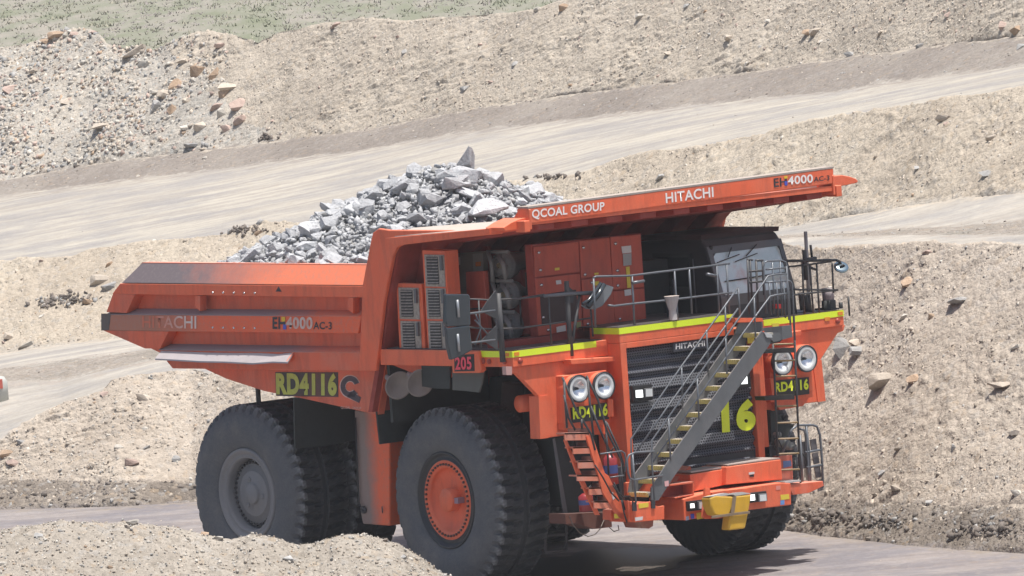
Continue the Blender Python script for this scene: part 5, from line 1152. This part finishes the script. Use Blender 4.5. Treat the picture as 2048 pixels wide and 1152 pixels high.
big_named = [  # u, v, w, h px, depth x-plane or y, seed, material, label
    (930, 322, 42, 60, .3, 6, 'load', 'tall pointed grey rock standing upright on top of the load'),
    (975, 415, 80, 40, -1.0, 5, 'loadp', 'broad pale slab lying at the front of the load just above the tray side'),
    (683, 428, 50, 62, -1.0, 8, 'loadp', 'large pale block on the rear slope of the load, left of the dark-edged block'),
    (731, 420, 50, 46, -1.8, 9, 'load', 'large tilted grey block with a dark underside on the rear slope of the load'),
    (1075, 391, 60, 38, 1.6, 12, 'loadp', 'near-white slab lying beside the cab canopy at the front of the load'),
    (812, 372, 62, 32, -1.0, 14, 'load', 'wide flat-topped grey block just below the summit of the load'),
    (905, 366, 44, 26, -.8, 15, 'load', 'broad rounded grey block under the upright rock of the load'),
    (628, 440, 26, 20, .5, 17, 'load', 'small dark-edged block on the skyline of the rear load slope')]
pxm = 102.0
for u, v, w_, h_, yy_, sd, mt, lb in big_named:
    one_rock('load_rock', P(u, v, 'y', yy_), (w_ / pxm, w_ / pxm * .8, h_ / pxm), RK[mt], sd, label=lb, cat='rock', tilt=.12, taper=.25 if u == 930 else 0)
cnt_ = 0
while cnt_ < 280:
    x = nr_.uniform(-9.6, -.6); y_ = nr_.uniform(-3.8, 2.4); z = hload(x, y_)
    if z < 6.15 or x > -.95 + (z - 6.85) * .386: continue
    s_ = .20 + .26 * nr_.rand() ** 2
    one_rock('load_rock', (x, y_, z - .06 + nr_.rand() * .06), (s_ * nr_.uniform(.8, 1.5), s_ * nr_.uniform(.7, 1.2), s_ * nr_.uniform(.45, .9)), RK['loadp' if nr_.rand() < .28 else 'load'], cnt_, rz=nr_.uniform(0, 6), label='medium grey rock among many alike heaped in the truck tray', group='grey rocks heaped in the truck tray', tilt=.5)
    cnt_ += 1

# ---- stones lying on the banks (uncountable)
def sample_band(bs, n, r, ulo=-200, uhi=2260, wfun=None):
    rows = np.where(np.isin(NB, bs))[0]; cols = np.where((us > ulo) & (us < uhi))[0]
    i = rows[r.randint(0, len(rows), n)]; j = cols[r.randint(0, len(cols), n)]
    j = np.minimum(j, NU - 2); i = np.minimum(i, NR - 2); a_ = r.rand(n)[:, None]; b_ = r.rand(n)[:, None]
    X = D[i, j] * (1 - a_) * (1 - b_) + D[i, j + 1] * a_ * (1 - b_) + D[i + 1, j] * (1 - a_) * b_ + D[i + 1, j + 1] * a_ * b_
    keep = np.ones(n, bool)
    cl = np.clip(fbm(S[i, j] * .45, T[i, j] * .45, 3, 61) * 3.2 + .6, .25, 1); keep &= r.rand(n) < cl
    if wfun is not None: keep &= r.rand(n) < wfun(us[j], i)
    return X[keep]
def psize(n, r, lo, hi, p): return lo + (hi - lo) * r.rand(n) ** p
for nm, bs, n, lo, hi, p, mats, wt in (
    ('near_bank_gravel', (2,), 46000, .02, .14, 6, ('tan', 'grey', 'pale', 'orange'), (.80, .05, .13, .02)),
    ('middle_bank_gravel', (6,), 24000, .024, .14, 6, ('tan', 'grey', 'pale', 'orange'), (.80, .04, .13, .03)),
    ('far_bank_gravel', (9,), 36000, .028, .16, 6, ('tan', 'pink', 'pale', 'grey'), (.76, .07, .14, .03)),
    ('windrow_clods', (1,), 7000, .03, .20, 3, ('dark', 'tan', 'grey'), (.72, .18, .10)),
    ('road_edge_stones', (4, 8), 5000, .03, .16, 4, ('dark', 'tan', 'grey'), (.4, .35, .25)),
    ('road_pebbles', (3, 7, 0), 900, .02, .09, 3, ('tan', 'grey', 'dark'), (.4, .3, .3))):
    X = sample_band(bs, n, nr_); zs_ = psize(len(X), nr_, lo, hi, p); X[:, 2] -= zs_ * .22; scatter(nm, X, zs_, [RK[q] for q in mats], nr_, weights=wt)
X = sample_band((9,), 19000, nr_, -150, 560, lambda u, i: np.clip((470 - u) / 140, 0, 1)); X[:, 2] -= .03
scatter('spill_stones', X, psize(len(X), nr_, .035, .27, 3.0), [RK[q] for q in ('grey', 'pale', 'tan', 'pink', 'orange')], nr_, weights=(.24, .30, .30, .12, .04))
dk = []
for u0, v0, du, dv, k_ in ((500, 462, 50, 9, 120), (1105, 355, 50, 3, 60), (536, 276, 22, 7, 50), (140, 600, 60, 14, 90), (100, 607, 26, 8, 60), (1640, 1035, 60, 16, 120), (1760, 1045, 70, 14, 120), (1960, 1060, 70, 18, 160), (420, 640, 60, 8, 40)):
    for _ in range(k_): dk.append(TH(u0 + nr_.normal() * du * .5, v0 + nr_.normal() * dv * .5, .02))
scatter('dark_clods', np.array([p[:] for p in dk]), psize(len(dk), nr_, .05, .22, 2), [RK['dark'], RK['grey']], nr_, weights=[.85, .15])
# ---- boulders one can point to
BL = [
 (1770, 757, 66, 36, 'tan', 'large tan boulder jutting from the bank right of the truck, shadow below it'),
 (1688, 696, 34, 54, 'grey', 'upright grey slab on the bank right of the far headlights'),
 (1716, 702, 34, 16, 'grey', 'small flat grey stone just right of the upright grey slab'),
 (1712, 683, 30, 16, 'tan', 'small tan stone leaning on top of the upright grey slab'),
 (1822, 560, 36, 20, 'orange', 'ochre boulder high on the bank right of the round mirror'),
 (2008, 766, 56, 9, 'tan', 'thin tan ledge slab at the right edge of the near bank'),
 (1922, 601, 50, 13, 'grey', 'long plank-like brown slab on the bank right of the cab'),
 (1865, 633, 15, 12, 'orange', 'small bright ochre stone below the plank-like slab'),
 (1806, 630, 26, 14, 'pale', 'pale stone on the bank left of the small ochre stone'),
 (1908, 893, 14, 22, 'grey', 'small blue-grey stone half way up the right bank'),
 (2030, 868, 30, 14, 'dark', 'dark flat rock at the right edge half way down the near bank'),
 (1858, 1002, 16, 12, 'grey', 'grey stone at the foot of the right bank above the windrow'),
 (1738, 1078, 16, 9, 'dark', 'dark stone lying on the road edge right of the far front wheel'),
 (1702, 109, 28, 14, 'grey', 'rectangular grey block at the foot of the far bank'),
 (1840, 92, 18, 16, 'grey', 'grey boulder on the far bank right of the rectangular block'),
 (1618, 64, 30, 13, 'orange', 'reddish flat rock on the far bank above the canopy tip'),
 (2034, 62, 28, 26, 'orange', 'orange boulder at the top right edge of the far bank'),
 (2012, 50, 20, 20, 'pink', 'pink boulder touching the orange boulder at the top right'),
 (2044, 93, 22, 16, 'grey', 'grey stone below the orange boulder at the right edge'),
 (396, 142, 32, 36, 'orange', 'square orange-brown boulder in the upper left rock spill, left of the standing one'),
 (426, 154, 22, 44, 'orange', 'standing orange-brown boulder at the right end of the rock spill'),
 (353, 168, 30, 26, 'orange', 'tilted orange boulder in the middle of the rock spill'),
 (264, 103, 46, 28, 'tan', 'big tan boulder on the crest of the far bank where the spill meets the grass'),
 (288, 129, 28, 18, 'pale', 'pale blue-grey boulder just below the big tan crest boulder'),
 (117, 70, 40, 18, 'orange', 'orange-brown boulder on the highest point of the left crest'),
 (92, 80, 26, 10, 'orange', 'flat orange rock left of the crest-top boulder'),
 (152, 66, 22, 10, 'pink', 'small pinkish rock right of the crest-top boulder'),
 (20, 178, 32, 20, 'pink', 'brown boulder at the left edge of the rock spill'),
 (482, 206, 46, 24, 'pink', 'long pinkish boulder low at the right end of the rock spill'),
 (449, 187, 24, 20, 'orange', 'small orange boulder above the long pinkish boulder'),
 (480, 238, 34, 22, 'pink', 'purplish rock below the long pinkish boulder'),
 (446, 225, 22, 24, 'pale', 'small pale boulder left of the purplish rock'),
 (433, 213, 30, 16, 'pink', 'flat pink rock left of the long pinkish boulder'),
 (312, 214, 34, 34, 'grey', 'large grey boulder in the lower middle of the rock spill'),
 (346, 219, 22, 24, 'orange', 'brown boulder touching the right of the large grey boulder'),
 (375, 255, 24, 15, 'pale', 'pale greenish slab near the foot of the rock spill'),
 (401, 254, 28, 26, 'tan', 'tan boulder right of the pale greenish slab'),
 (452, 257, 26, 20, 'pink', 'dusty rock at the lower right end of the spill'),
 (385, 289, 30, 9, 'grey', 'thin dark slab at the foot of the rock spill'),
 (330, 186, 36, 18, 'tan', 'tan boulder left of the tilted orange boulder'),
 (365, 122, 30, 14, 'tan', 'rounded sand-coloured boulder above the square orange-brown one'),
 (460, 172, 44, 18, 'tan', 'long sandy boulder right of the standing one'),
 (207, 250, 44, 9, 'tan', 'yellowish log-like slab in the lower left of the spill'),
 (155, 333, 14, 8, 'dark', 'dark stone on the edge of the brown berm at left'),
 (411, 316, 12, 9, 'pale', 'small pale stone on the brown berm below the spill'),
 (276, 352, 8, 7, 'pale', 'tiny white stone on the brown berm at left'),
 (53, 690, 32, 13, 'pale', 'white boulder at the foot of the middle bank near the left edge'),
 (137, 596, 20, 11, 'dark', 'dark flat rock on the middle bank left of the tray'),
 (205, 560, 44, 30, 'tan', 'weathered tan clump on the bank just left of the tray tail'),
 (352, 917, 18, 18, 'grey', 'grey stone on the near bank left of the rear wheel'),
 (402, 770, 12, 11, 'pale', 'pale stone on the near bank crest under the tray tail'),
 (208, 788, 16, 12, 'pink', 'reddish stone on the crest of the near left bank'),
 (812, 103, 16, 10, 'grey', 'small grey stone in the middle of the far bank'),
 (930, 178, 20, 12, 'grey', 'grey-green stone low on the far bank above the load'),
 (1080, 17, 18, 12, 'pale', 'white boulder on the skyline crest above the load'),
 (1132, 12, 24, 14, 'orange', 'pale orange boulder on the skyline right of the white one'),
 (672, 48, 26, 12, 'pink', 'brown boulder on the crest left of the skyline middle'),
 (1325, 355, 26, 12, 'grey', 'grey rock on the middle bank above the canopy lettering'),
 (1980, 345, 36, 14, 'grey', 'dark grey rock cluster at the right end of the middle bank')]
for k, (u, v, w_, h_, mt, lb) in enumerate(BL):
    p = TH(u, v); dist = (p - CAM).dot(FW); mp_ = dist / FPX; p.z -= h_ * mp_ * .12
    one_rock('boulder', p - Vector((HX[0], HX[1], 0)) * (w_ * mp_ * .05), (w_ * mp_ * 1.08, w_ * mp_ * .8, h_ * mp_ * 1.1), RK[mt], 200 + k, rz=rnd.uniform(-.15, .15), label=lb, cat='boulder', tilt=.10)
for k in range(150):
    X = sample_band(((2, 6, 9)[k % 3],), 40, nr_)
    if len(X) == 0: continue
    s_ = .12 + .22 * nr_.rand() ** 2
    one_rock('loose_rock', Vector(X[0]), (s_ * 1.3, s_, s_ * .7), RK[rnd.choice(['tan', 'grey', 'pale', 'pink', 'orange', 'tan'])], 300 + k, label='one of the many loose rocks scattered over the spoil banks', group='loose rocks on the spoil banks', tilt=.4)

# ---- foreground berm
crest = curve([(-300, 1085), (0, 1061), (60, 1050), (119, 1042), (204, 1046), (245, 1044), (289, 1047), (340, 1053), (402, 1068), (464, 1079), (485, 1074), (505, 1067), (549, 1076), (599, 1091), (637, 1085), (675, 1070), (710, 1067), (740, 1072), (798, 1085), (842, 1114), (881, 1144), (898, 1153), (960, 1195), (1100, 1262), (2400, 1700)])
d_ = rays(us, crest); tc_ = 160.0; lam = tc_ / (d_[:, :2] @ HX); Xc = Cn[None] + d_ * lam[:, None]; Xc[:, 2] = np.maximum(Xc[:, 2], -.3)
msk_ = us < 1500; rowsM = []
for q in np.linspace(-1, 1, 150):
    ext = np.maximum(Xc[:, 2], 0.05) / .52 + .6; X = Xc.copy(); X[:, :2] += HX[None] * (q * ext)[:, None]
    pr = 1 - abs(q) ** 1.15; X[:, 2] = Xc[:, 2] * pr - .15 * abs(q); rowsM.append(X)
M_ = np.array(rowsM)[:, msk_]
Sm = (M_[:, :, :2] - Cn[None, None, :2]) @ SX; Tm = (M_[:, :, :2] - Cn[None, None, :2]) @ HX
M_[:, :, 2] += fbm(Sm * 3.2, Tm * 3.2, 4, 13, .6) * .10 + fbm(Sm * 11, Tm * 11, 3, 19, .6) * .045
FORE = dirt('pale_foreground_gravel', (.30, .268, .225), (.345, .308, .262), (.38, .342, .292), .7, bump=.6)
tag(mesh_from_grid(M_, 'gravel_berm', FORE), kind='structure')
n = 60000; i = nr_.randint(0, 95, n); j = nr_.randint(0, M_.shape[1] - 1, n); ok = (us[msk_][j] > -120) & (us[msk_][j] < 1000)
X = M_[i, j][ok] + nr_.uniform(-.02, .02, (ok.sum(), 3)); scatter('berm_gravel', X, psize(len(X), nr_, .014, .09, 7), [RK[q] for q in ('tan', 'pale', 'grey', 'orange')], nr_, weights=(.42, .40, .13, .05))
def onm(u, v):
    jj = int(np.argmin(np.abs(us[msk_] - u))); X = M_[:75, jj]; d = X - Cn[None]; vv = 576 - FPX * (d @ Un) / (d @ Fn); return Vector(X[int(np.argmin(np.abs(vv - v)))])
for k, (u, v, w_, h_, mt, lb) in enumerate([(576, 1117, 24, 15, 'grey', 'grey-brown stone on the foreground berm between the wheels'), (254, 1056, 11, 14, 'dark', 'small dark stone on the foreground berm crest at left'), (266, 1046, 26, 12, 'pale', 'pale stone next to the dark one on the foreground berm crest'),
        (409, 1070, 16, 10, 'orange', 'yellow-tan stone on the berm crest under the rear wheel'), (436, 1077, 22, 10, 'pale', 'pale yellow stone on the berm crest below the rear wheel rim'), (77, 1072, 18, 12, 'grey', 'blue-grey stone on the foreground berm near the left edge'),
        (8, 1128, 22, 9, 'pale', 'white stone at the bottom left corner of the berm'), (223, 1134, 12, 9, 'orange', 'small orange stone low on the foreground berm'), (768, 1078, 14, 12, 'dark', 'dark stone on the berm crest left of the front wheel'), (807, 1114, 12, 10, 'grey', 'small grey stone on the berm slope by the front wheel'), (516, 1070, 10, 8, 'tan', 'small tan stone on the second hump of the berm')]):
    one_rock('stone', onm(u, v), (w_ * .0095, w_ * .008, h_ * .0095), RK[mt], 500 + k, rz=0, label=lb, cat='stone', tilt=.2)

# ---- puddle, drum
def pud():
    m, n, b = newmat('puddle_water'); b.inputs['Base Color'].default_value = (.05, .05, .055, 1); b.inputs['Roughness'].default_value = .06
    b.inputs['Specular IOR Level'].default_value = .8
    a = noise(n, 16.0, 4, .6, geo_pos(n)); bp = nd(n, 'ShaderNodeBump'); bp.inputs['Strength'].default_value = .9; bp.inputs['Distance'].default_value = .04
    n.links.new(a.outputs[0], bp.inputs['Height']); n.links.new(bp.outputs[0], b.inputs['Normal']); return m
c = P(1275, 1138, 'z', 0.0); m = MB(); vs = []
for k in range(40):
    t = 2 * math.pi * k / 40; rr = 1 + .25 * math.sin(3 * t + 1) + .15 * math.sin(7 * t); p = c + Vector((SX[0], SX[1], 0)) * (.42 * rr * math.cos(t)) + Vector((HX[0], HX[1], 0)) * (.45 * rr * math.sin(t)); vs.append(V(p.x, p.y, .012))
m.prism(vs, (0, 0, .003)); tag(m.build('puddle', pud()), kind='structure')
wet_shade = plain('damp_shade_dirt', (.060, .062, .066), .5)  # dark sheet around the puddle: damp plus painted shade beneath the truck
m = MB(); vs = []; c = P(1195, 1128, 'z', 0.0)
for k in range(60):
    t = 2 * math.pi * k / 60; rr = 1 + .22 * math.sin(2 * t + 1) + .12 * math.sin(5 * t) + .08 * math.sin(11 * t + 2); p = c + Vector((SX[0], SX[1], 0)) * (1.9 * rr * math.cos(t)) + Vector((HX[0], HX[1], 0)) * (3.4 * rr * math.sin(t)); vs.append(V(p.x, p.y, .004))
m.prism(vs, (0, 0, .003)); tag(m.build('damp_shade_ground', wet_shade), kind='structure')
a = TH(0, 800); ctr = a + Vector((SX[0], SX[1], 0)) * -.10; m = MB(); Zr = a.z - .05
m.lathe([(0, 0), (0, .30), (.5, .29), (.62, .22), (.66, 0)], V(ctr.x, ctr.y, Zr), (0, 0, 1), 24); dr = tag(m.build('marker_drum', plain('drum_white', (.46, .47, .44), .7)), 'white marker drum with a red patch, cut by the left edge of the photo', 'marker drum')
m = MB(); e1 = Vector((SX[0], SX[1], 0)); e2 = Vector((HX[0], HX[1], 0)); p = ctr - e2 * .30 + e1 * .10; p.z = Zr + .36
m.prism([p, p + e1 * .09, p + e1 * .09 + V(0, 0, .22), p + V(0, 0, .22)], e2 * .08); m.build('red_patch', plain('drum_red', (.60, .14, .10), .5), dr)

# ================================================================ GRASS PLAIN
def grass_ground():
    m, n, b = newmat('grassland_soil'); pos = geo_pos(n)
    mp = nd(n, 'ShaderNodeMapping'); mp.vector_type = 'TEXTURE'; n.links.new(pos, mp.inputs[0]); mp.inputs['Rotation'].default_value = (0, 0, math.atan2(SX[1], SX[0])); mp.inputs['Scale'].default_value = (1.0, 9.0, 1.0)
    a = noise(n, .55, 6, .65, mp.outputs[0])
    c = ramp(n, a.outputs[0], [(.34, (.18, .19, .13)), (.48, (.215, .215, .165)), (.58, (.255, .24, .20)), (.70, (.30, .27, .23))])
    n.links.new(c.outputs[0], b.inputs['Base Color']); b.inputs['Roughness'].default_value = 1.0; b.inputs['Specular IOR Level'].default_value = .1; return m
zg = 5.2
c0 = Cn[:2] + HX * 262.0
def pt(t, s_, z=zg):
    q = Cn[:2] + HX * t + SX * s_; return V(q[0], q[1], z)
m = MB(); m.prism([pt(285, -3000), pt(285, 3000), pt(5000, 3000), pt(5000, -3000)], (0, 0, -.3)); tag(m.build('grassland', grass_ground()), kind='structure')
def blade_mat(name, c1, c2):
    m, n, b = newmat(name); g = nd(n, 'ShaderNodeNewGeometry'); r = ramp(n, g.outputs['Random Per Island'], [(0, c1), (1, c2)])
    n.links.new(r.outputs[0], b.inputs['Base Color']); b.inputs['Roughness'].default_value = .9; return m
GM = [blade_mat('green_grass', (.21, .22, .15), (.28, .285, .21)), blade_mat('dry_grass', (.24, .225, .165), (.32, .295, .225)), blade_mat('purple_seed_grass', (.25, .225, .205), (.31, .275, .255))]
NT = 9000; NBL = 5; r = nr_
t_ = 286 + 260 * r.rand(NT) ** 1.3; s_ = r.uniform(-34, 16, NT)
q = Cn[None, :2] + HX[None] * t_[:, None] + SX[None] * s_[:, None]
tone = fbm(s_ * .35, t_ * .06, 3, 33)
kind_ = np.where(tone > .07, 0, np.where(tone > -.04, 1, 2)); flip = r.rand(NT) < .35; kind_[flip] = r.randint(0, 3, flip.sum())
hgt = .05 + .15 * r.rand(NT) * (1 + tone)
base = np.repeat(np.concatenate([q, np.full((NT, 1), zg)], 1), NBL, 0) + np.concatenate([r.normal(0, .16, (NT * NBL, 2)), np.zeros((NT * NBL, 1))], 1)
an = r.uniform(0, 6.28, NT * NBL); wv = np.stack([np.cos(an), np.sin(an), np.zeros_like(an)], 1) * .035; ln = r.normal(0, .12, (NT * NBL, 3)); ln[:, 2] = np.repeat(hgt, NBL) * r.uniform(.6, 1.1, NT * NBL)
VV = np.stack([base - wv, base + wv, base + ln], 1).reshape(-1, 3)
me = bpy.data.meshes.new('grass'); me.vertices.add(len(VV)); me.vertices.foreach_set('co', VV.reshape(-1).astype(np.float32))
nf = NT * NBL; me.loops.add(nf * 3); me.loops.foreach_set('vertex_index', np.arange(nf * 3).astype(np.int32)); me.polygons.add(nf)
me.polygons.foreach_set('loop_start', (np.arange(nf) * 3).astype(np.int32)); me.polygons.foreach_set('loop_total', np.full(nf, 3, np.int32))
for g_ in GM: me.materials.append(g_)
me.polygons.foreach_set('material_index', np.repeat(kind_, NBL).astype(np.int32)); me.update()
o = bpy.data.objects.new('grass', me); COL.objects.link(o); o['kind'] = 'stuff'

# ================================================================ DUSTY AIR
m = MB(); m.bm
hz0, hz1 = -2.3, 24.0
cs = [Cn[:2] - HX * 12 - SX * 90, Cn[:2] - HX * 12 + SX * 90, Cn[:2] + HX * 900 + SX * 400, Cn[:2] + HX * 900 - SX * 400]
m.prism([V(q[0], q[1], hz0) for q in cs], (0, 0, hz1 - hz0))
hm = bpy.data.materials.new('haze'); hm.use_nodes = True; n = hm.node_tree
for x in list(n.nodes):
    if x.type != 'OUTPUT_MATERIAL': n.nodes.remove(x)
vol = n.nodes.new('ShaderNodeVolumePrincipled'); vol.inputs['Color'].default_value = (.93, .95, 1.0, 1); vol.inputs['Density'].default_value = .00016; vol.inputs['Anisotropy'].default_value = 0.0
n.links.new(vol.outputs[0], [x for x in n.nodes if x.type == 'OUTPUT_MATERIAL'][0].inputs['Volume'])
tag(m.build('haze', hm), kind='stuff')
